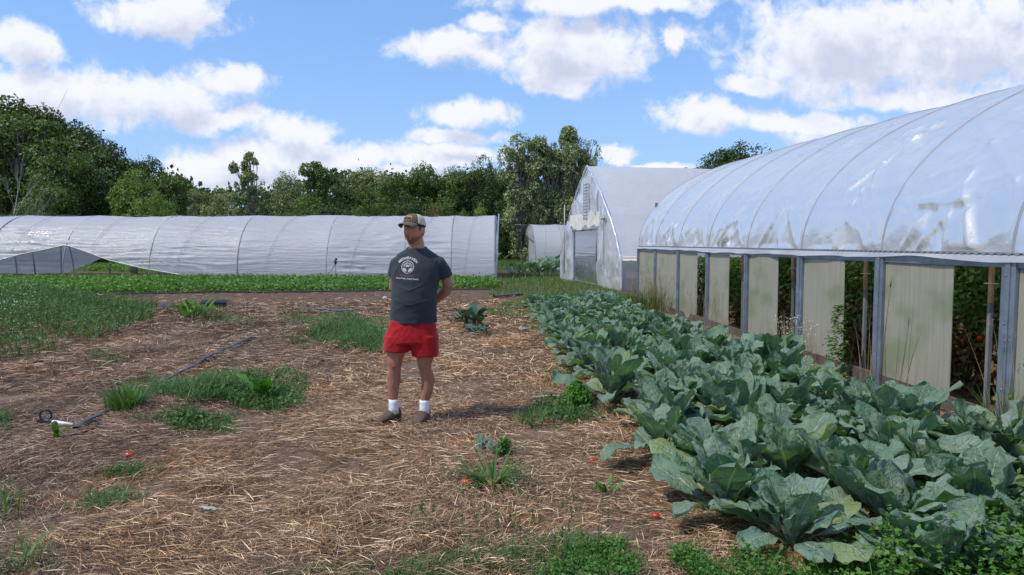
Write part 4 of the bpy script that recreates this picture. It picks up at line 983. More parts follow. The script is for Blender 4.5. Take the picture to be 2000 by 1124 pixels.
stuff('leafy_weeds', [leafy_arrays(lw_[:1300], 0.06 + 0.07 * rng.random(len(lw_[:1300])) ** 2, 0.022, 6), leafy_arrays(lw2[:1500], 0.07 + 0.09 * rng.random(len(lw2[:1500])) ** 2, 0.028, 5), leafy_arrays(lw3[:750], 0.30, 0.036, 5), tuft_arrays(lw2[:500], 0.22, 0.006), tuft_arrays(lw_[:500], 0.14, 0.005)], M['weed'], 'bright leafy weeds along the near edge and under the bed', 'weeds')
# ------------------------------------------------------------------ cauliflower plants
M['cole'] = mat_cole()
M['yellow_leaf'] = leafmat('yellowed_leaf', [(0, (0.26, 0.27, 0.06)), (0.6, (0.36, 0.33, 0.08)), (1, (0.42, 0.33, 0.16))], 0.3)
M['stem'] = plain('pale_green_stem', (0.22, 0.30, 0.17), 0.5, 0.15, 20, 0.1)
def cole_leaf(r, az, e0, e1, L, W, seed, segs=15, half=6, fl=0.28):
    """one ruffled cole leaf: petiole, then a broad blade; returns V, F, UV"""
    ns = segs; nt = 2 * half + 1; s = np.linspace(0, 1, ns); t = np.linspace(-1, 1, nt)
    el = e0 + (e1 - e0) * s ** 1.3; ds = L / (ns - 1)
    rr = np.concatenate([[0], np.cumsum(np.cos(el[:-1]) * ds)]) + 0.02; zz = np.concatenate([[0], np.cumsum(np.sin(el[:-1]) * ds)]) + 0.03
    sb = np.clip((s - fl) / (1 - fl), 0, 1)
    w = W * 0.5 * np.clip(np.sin(np.pi * np.clip(sb * 0.985, 0, 1) ** 1.18), 0, 1) ** 0.5 * (0.74 + 0.26 * sb); w = np.maximum(w, np.where(s < fl + 0.02, 0.014, 0.008))
    # ragged, lobed outline
    S, T = np.meshgrid(s, t, indexing='ij')
    Wd = w[:, None] * (1 + 0.24 * vn(S * 7 + seed, np.sign(T) * 3 + seed, seed=5) * np.abs(T))
    side = T * Wd
    nrm = -np.abs(T) ** 1.5 * Wd * r.uniform(-0.45, 0.15) + 0.10 * W * np.abs(T) ** 3 * np.sin(S * r.uniform(16, 30) + np.sign(T) * 1.7 + seed + 2.5 * vn(S * 3 + seed, T, seed=4)) * np.clip(sb, 0, 1)[:, None] \
        + (0.10 * W * vn(S * 3 + seed, T * 1.5, seed=6) + 0.05 * W * vn(S * 11 + seed, T * 5, seed=16)) * np.clip(sb * 3, 0, 1)[:, None]
    ca, sa = math.cos(az), math.sin(az); E = el[:, None]
    tw = r.uniform(-0.35, 0.35) * S
    s2 = side * np.cos(tw) - nrm * np.sin(tw); n2 = side * np.sin(tw) + nrm * np.cos(tw)
    RR = rr[:, None] - np.sin(E) * n2; ZZ = zz[:, None] + np.cos(E) * n2
    bend = r.uniform(-0.25, 0.25) * S ** 2 * L
    X = RR * ca - (s2 + bend) * sa; Y = RR * sa + (s2 + bend) * ca
    V = np.stack([X, Y, np.maximum(ZZ, -0.0)], -1).reshape(-1, 3); UV = np.stack([T * 0.5 + 0.5, np.clip((S - fl * 0.6) / (1 - fl * 0.6), 0, 1)], -1).reshape(-1, 2)
    return V, grid_faces(ns, nt), UV
def cole_plant(seed, small=1.0, tilt=0.0):
    r = random.Random(seed); V = []; F = []; U = []; o = 0; n = r.randint(22, 30)
    for i in range(n):
        k = i / (n - 1)                      # 0 outer .. 1 inner
        az = i * 2.399 + r.uniform(-0.3, 0.3); L = (0.48 - 0.18 * k) * r.uniform(0.72, 1.16); W = (0.25 - 0.09 * k) * r.uniform(0.75, 1.2)
        e0 = R((34 if k < 0.28 else 52) + 32 * k + r.uniform(-9, 9)); e1 = R((-22 if k < 0.28 else 20) + 50 * k + r.uniform(-26, 30))
        v, f, u = cole_leaf(r, az, e0, e1, L * small, W * small, seed * 1.37 + i * 3.1)
        V.append(v); F.append(f + o); U.append(u); o += len(v)
    return npme('cauliflower_leaves', np.concatenate(V), np.concatenate(F), np.concatenate(U))
CV = [cole_plant(100 + i) for i in range(14)]
yl = []
for i in range(3):
    r_ = random.Random(i); v, f, u = cole_leaf(r_, 0, R(25), R(-25), 0.36, 0.22, i * 5.0); yl.append(npme('yellow_leaf', v, f, u))
for m_ in CV: m_.materials.append(M['cole'])
for m_ in yl: m_.materials.append(M['yellow_leaf'])
sb_ = MB(); sb_.tube([(0, 0, -0.03), (0.005, 0.01, 0.06), (0.0, 0.0, 0.13)], [0.022, 0.024, 0.016], 8); stem_me = sb_.me('stem'); stem_me.materials.append(M['stem'])
ORD = ['first', 'second', 'third', 'fourth', 'fifth', 'sixth', 'seventh', 'eighth', 'ninth', 'tenth', 'eleventh', 'twelfth', '13th', '14th', '15th', '16th', '17th', '18th', '19th', '20th', '21st', '22nd', '23rd'] + ['%dth' % i for i in range(24, 31)] + ['31st', '32nd', '33rd'] + ['%dth' % i for i in range(34, 60)]
ROWN = ['row along the straw path', 'second row from the straw path', 'third row from the straw path', 'row next to the greenhouse posts']
def bed():
    r = random.Random(77)
    rows = [(1.52, 3.28), (2.10, 2.95), (2.72, 2.65), (3.34, 2.7)]
    for ri, (rx, ys) in enumerate(rows):
        y = ys; k = 0
        while y < 16.6:
            x = rx + r.uniform(-0.14, 0.14); 
            if ri == 0: x += 0.02 * max(0, y - 9)
            if ri == 3: x += -0.02 * max(0, y - 9)
            gap = (r.random() < 0.05) and k > 2
            if not gap:
                big = 1.18 if ri == 3 and y < 8 else 1.03
                s = big * r.uniform(0.80, 1.14) * (0.92 if y > 10 else 1.0)
                o = empty('cauliflower_plant', (x, y, gzf(x, y)), r.uniform(0, 6.28)); o.scale = (s, s, s * r.uniform(0.92, 1.12))
                tag(o, 'blue-green cauliflower plant, %s from the near end of the %s' % (ORD[k], ROWN[ri]), 'cauliflower', 'cauliflower plants in the bed')
                me = CV[(k * 3 + ri * 5 + r.randint(0, 13)) % 14]
                c = bpy.data.objects.new('leaves', me); COL.objects.link(c); c.parent = o
                st = bpy.data.objects.new('stem', stem_me); COL.objects.link(st); st.parent = o
                if y < 9 and r.random() < 0.55:
                    q = bpy.data.objects.new('yellow_leaf', yl[r.randint(0, 2)]); COL.objects.link(q); q.parent = o; q.rotation_euler = (0, 0, r.uniform(0, 6.28)); q.scale = (0.62, 0.62, 0.62)
                k += 1
            y += r.uniform(0.35, 0.44)
bed()

# ------------------------------------------------------------------ tomato plants inside the greenhouse
M['tomato'] = plain('ripe_tomato', (0.55, 0.028, 0.012), 0.28, 0.15, 20, 0.0, spec=0.5)
M['orange'] = plain('orange_tomato', (0.62, 0.18, 0.02), 0.3, 0.15, 20, 0.0)
M['green_fruit'] = plain('green_tomato', (0.36, 0.42, 0.14), 0.3, 0.15, 20, 0.0)
def tomato_plants():
    r = np.random.default_rng(3); vars_ = []
    for vix in range(3):
        n = 3400; z = r.uniform(0.55, 2.0, n); a = r.uniform(0, 6.28, n); q = 0.38 * r.uniform(0, 1, n) ** 0.5 * (1 + 0.3 * np.sin(z * 4 + vix))
        c = np.column_stack([q * np.cos(a), q * 1.25 * np.sin(a), z]); keep = vn(c[:, 0] * 5, c[:, 1] * 5, c[:, 2] * 5, seed=vix) > -0.2; c = c[keep]; n = len(c)
        V, F = kites(c, rand_dirs(n, 0, r), r.normal(0, 1, (n, 3)) + np.array([0, 0, -0.8]), r.uniform(0.05, 0.11, n), r.uniform(0.03, 0.06, n)); up = npme('foliage', V, F); up.materials.append(M['vine'])
        n = 1500; z = r.uniform(0.03, 0.9, n); a = r.uniform(0, 6.28, n); q = 0.36 * r.uniform(0, 1, n) ** 0.5; c = np.column_stack([q * np.cos(a), q * 1.2 * np.sin(a), z])
        V, F = kites(c, rand_dirs(n, 0, r), r.normal(0, 1, (n, 3)) + np.array([0, 0, -1.2]), r.uniform(0.05, 0.12, n), r.uniform(0.02, 0.05, n)); lo = npme('withered_foliage', V, F); lo.materials.append(M['vine_dry'])
        b = MB()
        for k in range(4):
            b.tube([(0.06 * math.cos(k * 1.6), 0.06 * math.sin(k * 1.6), 0), (0.1 * math.cos(k * 2), 0.12 * math.sin(k * 2), 0.7), (0.08 * math.cos(k * 3), 0.1 * math.sin(k), 1.8)], [0.012, 0.010, 0.006], 5)
        st = b.me('stem'); st.materials.append(M['bark'])
        vars_.append((up, lo, st))
    ball = MB().ball((0, 0, 0), (0.032, 0.032, 0.028), 10, 8); bm_ = {}
    for nm in ('tomato', 'orange', 'green_fruit'):
        bm_[nm] = ball.me('tomato'); bm_[nm].materials.append(M[nm]); bm_[nm].polygons.foreach_set('use_smooth', np.ones(len(bm_[nm].polygons), bool))
    rr = random.Random(9)
    for row, x0, y0, y1 in ((0, 5.42, 3.9, 15.2), (1, 6.4, 4.2, 14.5)):
        y = y0; k = 0
        while y < y1:
            up, lo, st = vars_[(k + row) % 3]; o = empty('tomato_plant', (x0 + rr.uniform(-.08, .08), y, gzf(x0, y)), rr.uniform(0, 6.28)); hs = 0.93 if y < 11.5 else 0.62
            o.scale = (1, 1, hs * rr.uniform(0.9, 1.05))
            tag(o, 'staked tomato plant, %s from the near end of the %s' % (ORD[k], ('outer row inside the greenhouse', 'inner row inside the greenhouse')[row]), 'tomato plant', 'tomato plants in the greenhouse')
            for nm, me in (('foliage', up), ('withered_foliage', lo), ('stem', st)):
                c = bpy.data.objects.new(nm, me); COL.objects.link(c); c.parent = o
            if row == 0:
                for q in range(rr.randint(3, 7)):
                    kind = rr.choice(['tomato', 'tomato', 'orange', 'green_fruit', 'tomato']); a = rr.uniform(0, 6.28); c = bpy.data.objects.new('tomato', bm_[kind]); COL.objects.link(c); c.parent = o
                    zz = rr.uniform(0.25, 1.05) if kind != 'green_fruit' else rr.uniform(0.4, 1.3); c.location = (0.40 * math.cos(a), 0.44 * math.sin(a), zz)
            y += rr.uniform(0.5, 0.62); k += 1
tomato_plants()

# ------------------------------------------------------------------ single plants on and beside the path
def leafplant(name, u, v, mk, label, cat, mats, rz=0.0):
    p = G(u, v); o = empty(name, (p.x, p.y, gzf(p.x, p.y)), rz); tag(o, label, cat)
    for (nm, me), mt in zip(mk, mats): link(nm, me, mt, o)
    return o
def mk_leaves(seed, n, L, W, spread=0.05, e0=(20, 70), e1=(-20, 30), fl=0.4):
    r = random.Random(seed); V = []; F = []; U = []; o = 0
    for i in range(n):
        v, f, u = cole_leaf(r, r.uniform(0, 6.28), R(r.uniform(*e0)), R(r.uniform(*e1)), L * r.uniform(0.6, 1.15), W * r.uniform(0.7, 1.15), seed + i * 2.2, segs=9, half=3, fl=fl)
        v = v + np.array([r.gauss(0, spread), r.gauss(0, spread), 0]); V.append(v); F.append(f + o); U.append(u); o += len(v)
    return npme('leaves', np.concatenate(V), np.concatenate(F), np.concatenate(U))
def mk_tuft(seed, n, L, W, rad=0.03, upr=1.1, droop=-0.2, segs=5):
    r = np.random.default_rng(seed); q = r.normal(0, rad, (n, 2)); a = np.arctan2(q[:, 1], q[:, 0]) + r.normal(0, 0.5, n)
    V, F = blades(np.column_stack([q, np.zeros(n)]), a, L * r.uniform(0.45, 1.1, n), W * r.uniform(0.7, 1.2, n), r.normal(upr, 0.25, n), r.normal(droop, 0.4, n), segs); return npme('blades', V, F)
def mk_bushlet(seed, n, H, Rr, leaf):
    r = np.random.default_rng(seed); z = H * r.uniform(0.03, 1, n); q = Rr * np.sqrt(np.clip(1 - (z / H) ** 2.2, 0.05, 1)) * r.uniform(0.2, 1, n); a = r.uniform(0, 6.28, n)
    c = np.column_stack([q * np.cos(a), q * np.sin(a), z]); keep = vn(c[:, 0] * 22, c[:, 1] * 22, c[:, 2] * 22, seed=seed) > -0.25; c = c[keep]; n = len(c)
    V, F = kites(c, c * np.array([1, 1, 0.3]) + r.normal(0, 0.06, (n, 3)) + np.array([0, 0, 0.1]), r.normal(0, 1, (n, 3)) + np.array([0, 0, 0.5]), r.uniform(0.6, 1.2, n) * leaf, r.uniform(0.4, 0.8, n) * leaf); return npme('foliage', V, F)
M['squash'] = leafmat('squash_leaf', [(0, (0.040, 0.085, 0.045)), (0.5, (0.060, 0.120, 0.070)), (1, (0.090, 0.150, 0.100))], 0.2)
M['silver'] = leafmat('silvery_leaf', [(0, (0.11, 0.17, 0.10)), (1, (0.20, 0.27, 0.19))], 0.2)
M['parsley'] = leafmat('parsley_leaf', [(0, (0.055, 0.160, 0.014)), (0.5, (0.085, 0.230, 0.022)), (1, (0.13, 0.30, 0.04))], 0.35)
leafplant('squash_plant', 917, 640, [('leaves', mk_leaves(3, 22, 0.42, 0.24, 0.10, (40, 80), (0, 40)))], 'lone broad-leaved squash plant on the mulch right of the man', 'squash plant', [M['squash']])
leafplant('squash_plant', 932, 655, [('leaves', mk_leaves(4, 12, 0.30, 0.20, 0.08, (20, 60), (-10, 20)))], 'lower squash plant just in front of the lone tall one', 'squash plant', [M['squash']])
leafplant('squash_plant', 892, 632, [('leaves', mk_leaves(14, 12, 0.32, 0.20, 0.08, (20, 60), (-10, 20)))], 'small squash plant left of the lone tall one', 'squash plant', [M['squash']])
leafplant('parsley_plant', 1127, 800, [('foliage', mk_bushlet(5, 3600, 0.27, 0.16, 0.028))], 'rounded bright green parsley plant beside the cauliflower bed', 'parsley plant', [M['parsley']])
leafplant('low_plant', 962, 893, [('leaves', mk_leaves(6, 20, 0.15, 0.045, 0.06, (20, 60), (-20, 20), 0.15))], 'silvery low rosette on the straw with a green shoot beside it', 'weed', [M['silver']])
leafplant('green_weed', 982, 895, [('foliage', mk_bushlet(7, 700, 0.16, 0.07, 0.03))], 'small green weed growing out of the silvery rosette', 'weed', [M['weed']])
leafplant('grass_tuft', 962, 948, [('blades', mk_tuft(8, 95, 0.42, 0.014, 0.03, 0.8, -0.2))], 'spreading grass tuft on the straw in front of the silvery rosette', 'grass tuft', [M['grass']])
leafplant('grass_tuft', 1120, 822, [('blades', mk_tuft(9, 80, 0.30, 0.009, 0.05, 1.0, 0.0))], 'dark grass tuft at the foot of the parsley plant', 'grass tuft', [M['grass_blue']])
leafplant('grass_tuft', 1040, 830, [('blades', mk_tuft(10, 50, 0.26, 0.009, 0.06, 1.0, 0.0))], 'thin grass tuft between the man and the parsley plant', 'grass tuft', [M['grass']])
leafplant('grass_tuft', 246, 808, [('blades', mk_tuft(11, 170, 0.34, 0.012, 0.06, 1.35, 0.5))], 'upright grass tuft hiding part of the drip hose', 'grass tuft', [M['grass']])
leafplant('grass_tuft', 40, 1122, [('blades', mk_tuft(12, 22, 0.22, 0.010, 0.06, 1.2, 0.0))], 'grass tuft at the lower left corner', 'grass tuft', [M['grass_blue']])
leafplant('grass_tuft', 8, 1000, [('blades', mk_tuft(13, 18, 0.30, 0.010, 0.05, 1.3, 0.4))], 'tall thin grass tuft at the left edge above the corner', 'grass tuft', [M['grass_blue']])
leafplant('green_weed', 510, 782, [('leaves', mk_leaves(21, 14, 0.28, 0.12, 0.05, (50, 80), (10, 50), 0.3))], 'broad-leaved weed standing in the grass patch left of the man', 'weed', [M['weed']])
leafplant('seedling', 108, 872, [('leaves', mk_leaves(22, 4, 0.13, 0.05, 0.01, (50, 80), (10, 50), 0.3))], 'tiny green seedling beside the curled black tube', 'seedling', [M['weed']])
leafplant('green_weed', 1177, 968, [('leaves', mk_leaves(23, 14, 0.08, 0.035, 0.03, (30, 80), (0, 50), 0.2))], 'small green weed on the straw near the cauliflower bed', 'weed', [M['weed']])
leafplant('green_weed', 372, 622, [('leaves', mk_leaves(24, 26, 0.38, 0.10, 0.16, (40, 80), (-10, 40), 0.2))], 'leafy weed clump between the dark stone and the black tray', 'weed', [M['greens']])
for i, (u, v, sc) in enumerate([(1058, 540, 1.0), (1085, 538, 1.1), (1036, 542, 0.9), (1072, 532, 1.0)]):
    o = leafplant('squash_plant', u, v, [('leaves', mk_leaves(30 + i, 26, 0.9 * sc, 0.42, 0.30, (45, 82), (10, 50)))], ['big dark zucchini plant before the small tunnel', 'big zucchini plant nearest the doorway of the peaked greenhouse', 'leftmost zucchini plant before the small tunnel', 'zucchini plant at the back of its group before the small tunnel'][i], 'zucchini plant', [M['cole']])
for i, (u, v) in enumerate([(985, 507), (1000, 508), (1012, 507), (975, 509)]):
    o = leafplant('cabbage_plant', u, v, [('leaves', mk_leaves(40 + i, 16, 0.7, 0.5, 0.2, (30, 80), (0, 40)))], 'bluish cabbage plant in the far row beside the end of the long tunnel', 'cabbage', [M['cole']]); o['group'] = 'far cabbages'
# weeds with stalks along the posts
def stalks(seed, n, H, seedhead=True, rad=0.25, W=0.005):
    r = np.random.default_rng(seed); q = r.normal(0, rad, (n, 2)) * np.array([0.35, 1]); a = r.uniform(0, 6.28, n); L = H * r.uniform(0.6, 1.1, n)
    V, F = blades(np.column_stack([q, np.zeros(n)]), a, L, np.full(n, W), r.normal(1.45, 0.08, n), r.normal(1.1, 0.25, n), 5); parts = [(V, F)]
    if seedhead:
        tips = V.reshape(n, 6, 2, 3)[:, -1].mean(1); k = 12; tt = np.repeat(tips, k, 0) - np.column_stack([np.zeros((n * k, 2)), r.uniform(0, 0.09, n * k)]); m = n * k
        parts.append(kites(tt, rand_dirs(m, r=r), rand_dirs(m, r=r) + np.array([0, 0, 1.5]), np.full(m, 0.018), np.full(m, 0.007)))
    V, F = merge(parts); return npme('stalks', V, F)
def pw_(x, y): return (x, y, gzf(x, y))
def stand(name, x, y, label, cat, pieces):
    o = empty(name, pw_(x, y)); tag(o, label, cat)
    for nm, me, mt in pieces:
        q = link(nm, me, mt, o)
        if nm == 'seed_fluff': q['kind'] = 'stuff'
    return o
stand('tall_grass', 4.25, 15.6, 'tall seeding grass in front of the far side panels', 'tall grass', [('stalks', stalks(1, 150, 0.95, rad=0.55, W=0.008), M['dry']), ('blades', mk_tuft(51, 420, 0.65, 0.014, 0.42, 1.4, 0.7), M['grass'])])
stand('tall_grass', 4.25, 12.2, 'thin dry grass against the panel in the middle of the greenhouse side', 'tall grass', [('stalks', stalks(2, 40, 0.9, rad=0.4, W=0.006), M['dry'])])
stand('dry_weed', 4.22, 8.75, 'dry branching weed with pale seed fluff against the side panel', 'dry weed', [('stalks', stalks(3, 110, 0.66, False, 0.26, 0.006), M['dry']), ('seed_fluff', (lambda q: npme('fluff', *kites(q, rand_dirs(260), rand_dirs(260), np.full(260, 0.016), np.full(260, 0.014))))(np.column_stack([rng.normal(0, 0.1, 260), rng.normal(0, 0.24, 260), rng.uniform(0.25, 0.62, 260)])), M['petal'])])
stand('green_weed', 4.30, 7.75, 'leafy green weed climbing beside the post, right of the dry fluffy weed', 'weed', [('foliage', mk_bushlet(61, 620, 0.85, 0.16, 0.055), M['weed'])])
stand('dry_stalks', 4.18, 6.75, 'bare dry stalks and a tall seed head before the nearest complete panel', 'dry stalks', [('stalks', stalks(5, 26, 0.95, False, 0.26, 0.007), M['dry'])])
def tallstalk():
    o = empty('plantain_stalk', pw_(4.2, 6.72)); tag(o, 'one tall dark stalk with a narrow seed head before the nearest panel', 'stalk')
    b = MB(); b.tube([(0, 0, 0), (0.0, -0.02, 0.5), (0.0, -0.10, 1.13)], [0.006, 0.005, 0.004], 5); b.build('stem', M['bark'], o, True)
    b = MB(); b.tube([(0.0, -0.10, 1.13), (0.0, -0.105, 1.17), (0.0, -0.11, 1.24)], [0.006, 0.009, 0.003], 6); b.build('seed_head', M['dry'], o, True)
tallstalk()
stand('tall_grass', 4.12, 4.95, 'tall green grass tuft at the right edge before the nearest post', 'tall grass', [('blades', mk_tuft(71, 150, 0.55, 0.012, 0.07, 1.42, 0.9), M['grass']), ('stalks', stalks(7, 16, 1.0, True, 0.1, 0.005), M['dry'])])
stand('tall_grass', 3.9, 4.2, 'grass stems rising among the leafy weeds in the lower right', 'tall grass', [('stalks', stalks(8, 12, 0.8, True, 0.15, 0.004), M['grass']), ('foliage', mk_bushlet(73, 1500, 0.55, 0.28, 0.045), M['weed'])])
for i, (u, v, h) in enumerate([(1085, 1112, 0.30), (1000, 1118, 0.34), (1160, 1108, 0.32), (905, 1122, 0.26), (825, 1060, 0.22)]):
    p = G(u, v); stand('seeding_grass', p.x, p.y, 'thin seeding grass stems at the lower edge, %s from the left' % ['fourth', 'third', 'fifth', 'second', 'first'][i], 'grass', [('stalks', stalks(90 + i, 8, h * 1.15, True, 0.09, 0.0036), M['grass_blue'])])

# ------------------------------------------------------------------ small things on the ground
for i, (u, v, s, lb) in enumerate([(911, 950, 1.0, 'ripe red tomato on the straw at the foot of the spreading grass tuft'), (252, 890, 1.0, 'red tomato lying in the straw at the left, below the grass patch'), (797, 979, 0.7, 'small crushed red tomato between the golden straw heap and the grass tuft'),
        (1157, 903, 0.8, 'small red tomato on the straw near the cauliflower bed'), (924, 819, 0.7, 'faint red tomato half sunk in the straw right of the shoes'), (1281, 1016, 0.75, 'red tomato half hidden in the straw below the bed'), (1068, 828, 0.7, 'orange-red tomato by the grass between the man and the parsley')]):
    p = G(u, v); o = empty('tomato', (p.x, p.y, gzf(p.x, p.y) + 0.028)); tag(o, lb, 'tomato', 'fallen tomatoes'); o.scale = (s, s, s * 0.85)
    MB().ball((0, 0, 0), (0.032, 0.030, 0.027), 14, 10).build('fruit', M['tomato'], o, True)
    b = MB()
    for k in range(5):
        a = k * 1.257; b.tube([(0, 0, 0.026), (0.012 * math.cos(a), 0.012 * math.sin(a), 0.028), (0.022 * math.cos(a), 0.022 * math.sin(a), 0.024)], [0.002, 0.003, 0.001], 4)
    b.build('calyx', M['weed'], o, True)
def strip_path(pix, lift=0.03):
    out = []
    for i in range(len(pix) - 1):
        a, b = G(*pix[i]), G(*pix[i + 1]); n = max(2, int((b - a).length / 0.25))
        for q in range(n): p = a.lerp(b, q / n); out.append(Vector((p.x, p.y, gzf(p.x, p.y) + lift)))
    p = G(*pix[-1]); out.append(Vector((p.x, p.y, gzf(p.x, p.y) + lift))); return out
M['hose'] = plain('flat_black_hose', (0.035, 0.038, 0.045), 0.35, 0.35, 12, 0.2, spec=0.6)
def flat_hose(name, pix, w, label, lift=0.035, h=0.35):
    b = MB(); path = strip_path(pix, lift); path = [p + Vector((0.012 * mnoise.noise(p * 2.0), 0, 0.008 * mnoise.noise(p * 4.0 + Vector((9, 9, 9))))) for p in path]
    n = 8; P = []
    for i, p in enumerate(path):
        t = (path[min(i + 1, len(path) - 1)] - path[max(i - 1, 0)]).normalized(); s = t.cross(Vector((0, 0, 1))).normalized()
        for k in range(n):
            a = 2 * math.pi * k / n; P.append(p + s * math.cos(a) * w + Vector((0, 0, 1)) * math.sin(a) * w * h)
    m = len(path); F = [(i * n + k, i * n + (k + 1) % n, (i + 1) * n + (k + 1) % n, (i + 1) * n + k) for i in range(m - 1) for k in range(n)]
    b.add(P, F); o = b.build(name, M['hose'], None, True); tag(o, label, 'hose'); return o
flat_hose('flat_hose', [(590, 630), (540, 648), (470, 680), (400, 707), (330, 741), (270, 775), (225, 803), (190, 828), (148, 851)], 0.026, 'long flat dark hose running over the straw towards the camera', 0.045)
flat_hose('drip_line', [(380, 604), (470, 606), (560, 607), (640, 609), (740, 610), (860, 612), (960, 609), (1000, 607)], 0.018, 'black drip line lying across the field behind the man', 0.05, 0.8)
flat_hose('drip_line', [(-60, 572), (200, 580), (420, 573), (640, 572), (960, 568)], 0.022, 'thin black line along the near edge of the bright green crop', 0.05, 0.9)
flat_hose('black_tape', [(620, 607), (700, 609)], 0.10, 'short wide piece of black tape beside the drip line', 0.05, 0.12)
flat_hose('black_tape', [(965, 582), (1000, 580), (1020, 576)], 0.09, 'crumpled black strip on the bare soil near the cauliflower bed', 0.05, 0.3)
def sprinkler():
    p = G(118, 832); o = empty('sprinkler', (p.x, p.y, gzf(p.x, p.y) + 0.035)); tag(o, 'fallen sprinkler head with a white riser tube and black fitting on the straw', 'sprinkler'); M['white'] = plain('white_pvc', (0.75, 0.75, 0.73), 0.4, 0.08, 10, 0.05)
    a = G(102, 829) - p; c = G(143, 836) - p; d = G(78, 826) - p
    MB().tube([a, c], 0.017, 12).build('riser_tube', M['white'], o, True)
    b = MB(); b.tube([a, d], [0.022, 0.016], 8); b.ball(d, 0.030, 8, 6); b.ball(a, 0.026, 8, 6)
    ctr = d * 0.5 + a * 0.5; b.tube([ctr + Vector((0.05 * math.cos(k * 0.5), 0, 0.05 + 0.05 * math.sin(k * 0.5))) for k in range(14)], 0.008, 6); b.build('fitting', M['black'], o, True)
sprinkler()
b = MB(); b.tube(strip_path([(130, 829), (170, 831), (192, 838), (188, 850), (160, 862), (110, 872), (60, 880), (0, 888), (-60, 892)], 0.03), 0.0085, 7); tag(b.build('black_tube', M['black'], None, True), 'thin black tube curling from the sprinkler towards the left edge', 'tube')
def stone(u, v, r, label, cat, mat, name='stone', sq=0.6):
    p = G(u, v); b = MB(); b.ball((0, 0, 0), (1, 1, 1), 20, 14); b.v = [tuple(Vector(q) * (1 + 0.22 * mnoise.noise(Vector(q) * 1.4 + Vector((u, v, 0))) + 0.06 * mnoise.noise(Vector(q) * 4))) for q in b.v]
    b.v = [(q[0] * r, q[1] * r * 0.7, q[2] * r * sq) for q in b.v]; o = b.build(name, mat, None, True); o.location = (p.x, p.y, gzf(p.x, p.y) + r * sq * 0.5); tag(o, label, cat); return o
M['stone'] = plain('dark_stone', (0.085, 0.082, 0.085), 0.8, 0.3, 8, 0.4)
M['pale_stone'] = plain('pale_stone', (0.42, 0.39, 0.35), 0.8, 0.2, 8, 0.4)
stone(327, 604, 0.21, 'rounded dark stone at the end of the tall weeds', 'stone', M['stone'])
for i, (u, v, l) in enumerate([(226, 578, 'pale pebble on the bare soil below the green crop at the left'), (192, 576, 'pale pebble just left of its twin on the bare soil'), (752, 585, 'pale stone on the bare soil just left of the man')]): stone(u, v, 0.06 if i < 2 else 0.08, l, 'stone', M['pale_stone'])
def tray():
    p = G(418, 600); o = empty('plant_tray', (p.x, p.y, gzf(p.x, p.y)), R(8)); tag(o, 'black ribbed plant tray lying on the dry straw beyond the weeds', 'tray')
    b = MB(); b.box((0, 0, 0.10), (0.62, 0.30, 0.012), mat=Matrix.Rotation(R(25), 3, 'X'))
    b.build('bottom', M['black'], o)
    b = MB()
    for k in range(9): b.box((-0.28 + 0.07 * k, -0.16, 0.07), (0.03, 0.02, 0.12))
    b.box((0, -0.15, 0.07), (0.62, 0.012, 0.10)); b.build('ribbed_side', M['black'], o)
tray()
def leaf_on_ground(u, v, L, W, rz, label, mat):
    p = G(u, v); r_ = random.Random(int(u)); V_, F_, U_ = cole_leaf(r_, rz, R(4), R(-3), L, W, u * 0.1, fl=0.15); o = link('fallen_leaf', npme('fallen_leaf', V_, F_, U_), mat); o.location = (p.x, p.y, gzf(p.x, p.y) + 0.02); tag(o, label, 'leaf')
M['silver_leaf'] = plain('bleached_leaf', (0.26, 0.33, 0.27), 0.6, 0.2, 20, 0.2)
leaf_on_ground(1035, 784, 0.34, 0.10, 0.1, 'bleached cauliflower leaf lying flat on the straw left of the parsley', M['silver_leaf'])
leaf_on_ground(388, 1010, 0.14, 0.05, -0.6, 'small silvery leaf lying on the straw at the lower left', M['silver_leaf'])
leaf_on_ground(1018, 652, 0.28, 0.16, 1.2, 'pale upturned leaf at the corner of the bed by the path', M['silver_leaf'])
def riser():
    p = long_root.matrix_basis @ Vector(((660 - 967) / 1350 * 29.4, -0.35, 0)); o = empty('valve_stake', (p.x, p.y, 0)); tag(o, 'thin stake with a small black valve standing against the long tunnel', 'stake')
    MB().tube([(0, 0, 0), (0, 0, 0.9)], 0.014, 6).build('stake', M['pipe'], o, True); b = MB(); b.ball((0, 0, 0.75), (0.06, 0.06, 0.11), 8, 6); b.ball((0.03, 0, 0.88), (0.05, 0.04, 0.05), 8, 6); b.build('valve', M['black'], o, True)
    MB().tube([(0, 0, 0.7), (-0.15, -0.05, 0.4), (-0.55, -0.2, 0.05), (-0.9, -0.4, 0.02)], 0.014, 6).build('tube', M['black'], o, True)
riser()
def bucket():
    p = G(231, 541); o = empty('bucket', (p.x, p.y + 1.5, 0)); tag(o, 'grey bucket standing under the lifted skirt of the long tunnel', 'bucket')
    MB().rings([(0, 0, 0, .15, .15), (0, 0, .38, .19, .19), (0, 0, .40, .20, .20), (0, 0, .42, .20, .20), (0, 0, .42, .18, .18), (0, 0, .05, .145, .145)], 20).build('pail', M['pipe'], o, True)
    MB().tube([(0.19 * math.cos(a), 0.02, 0.40 + 0.12 * math.sin(a)) for a in np.linspace(0, math.pi, 12)], 0.005, 5).build('handle', M['dark_steel'], o, True)
bucket()
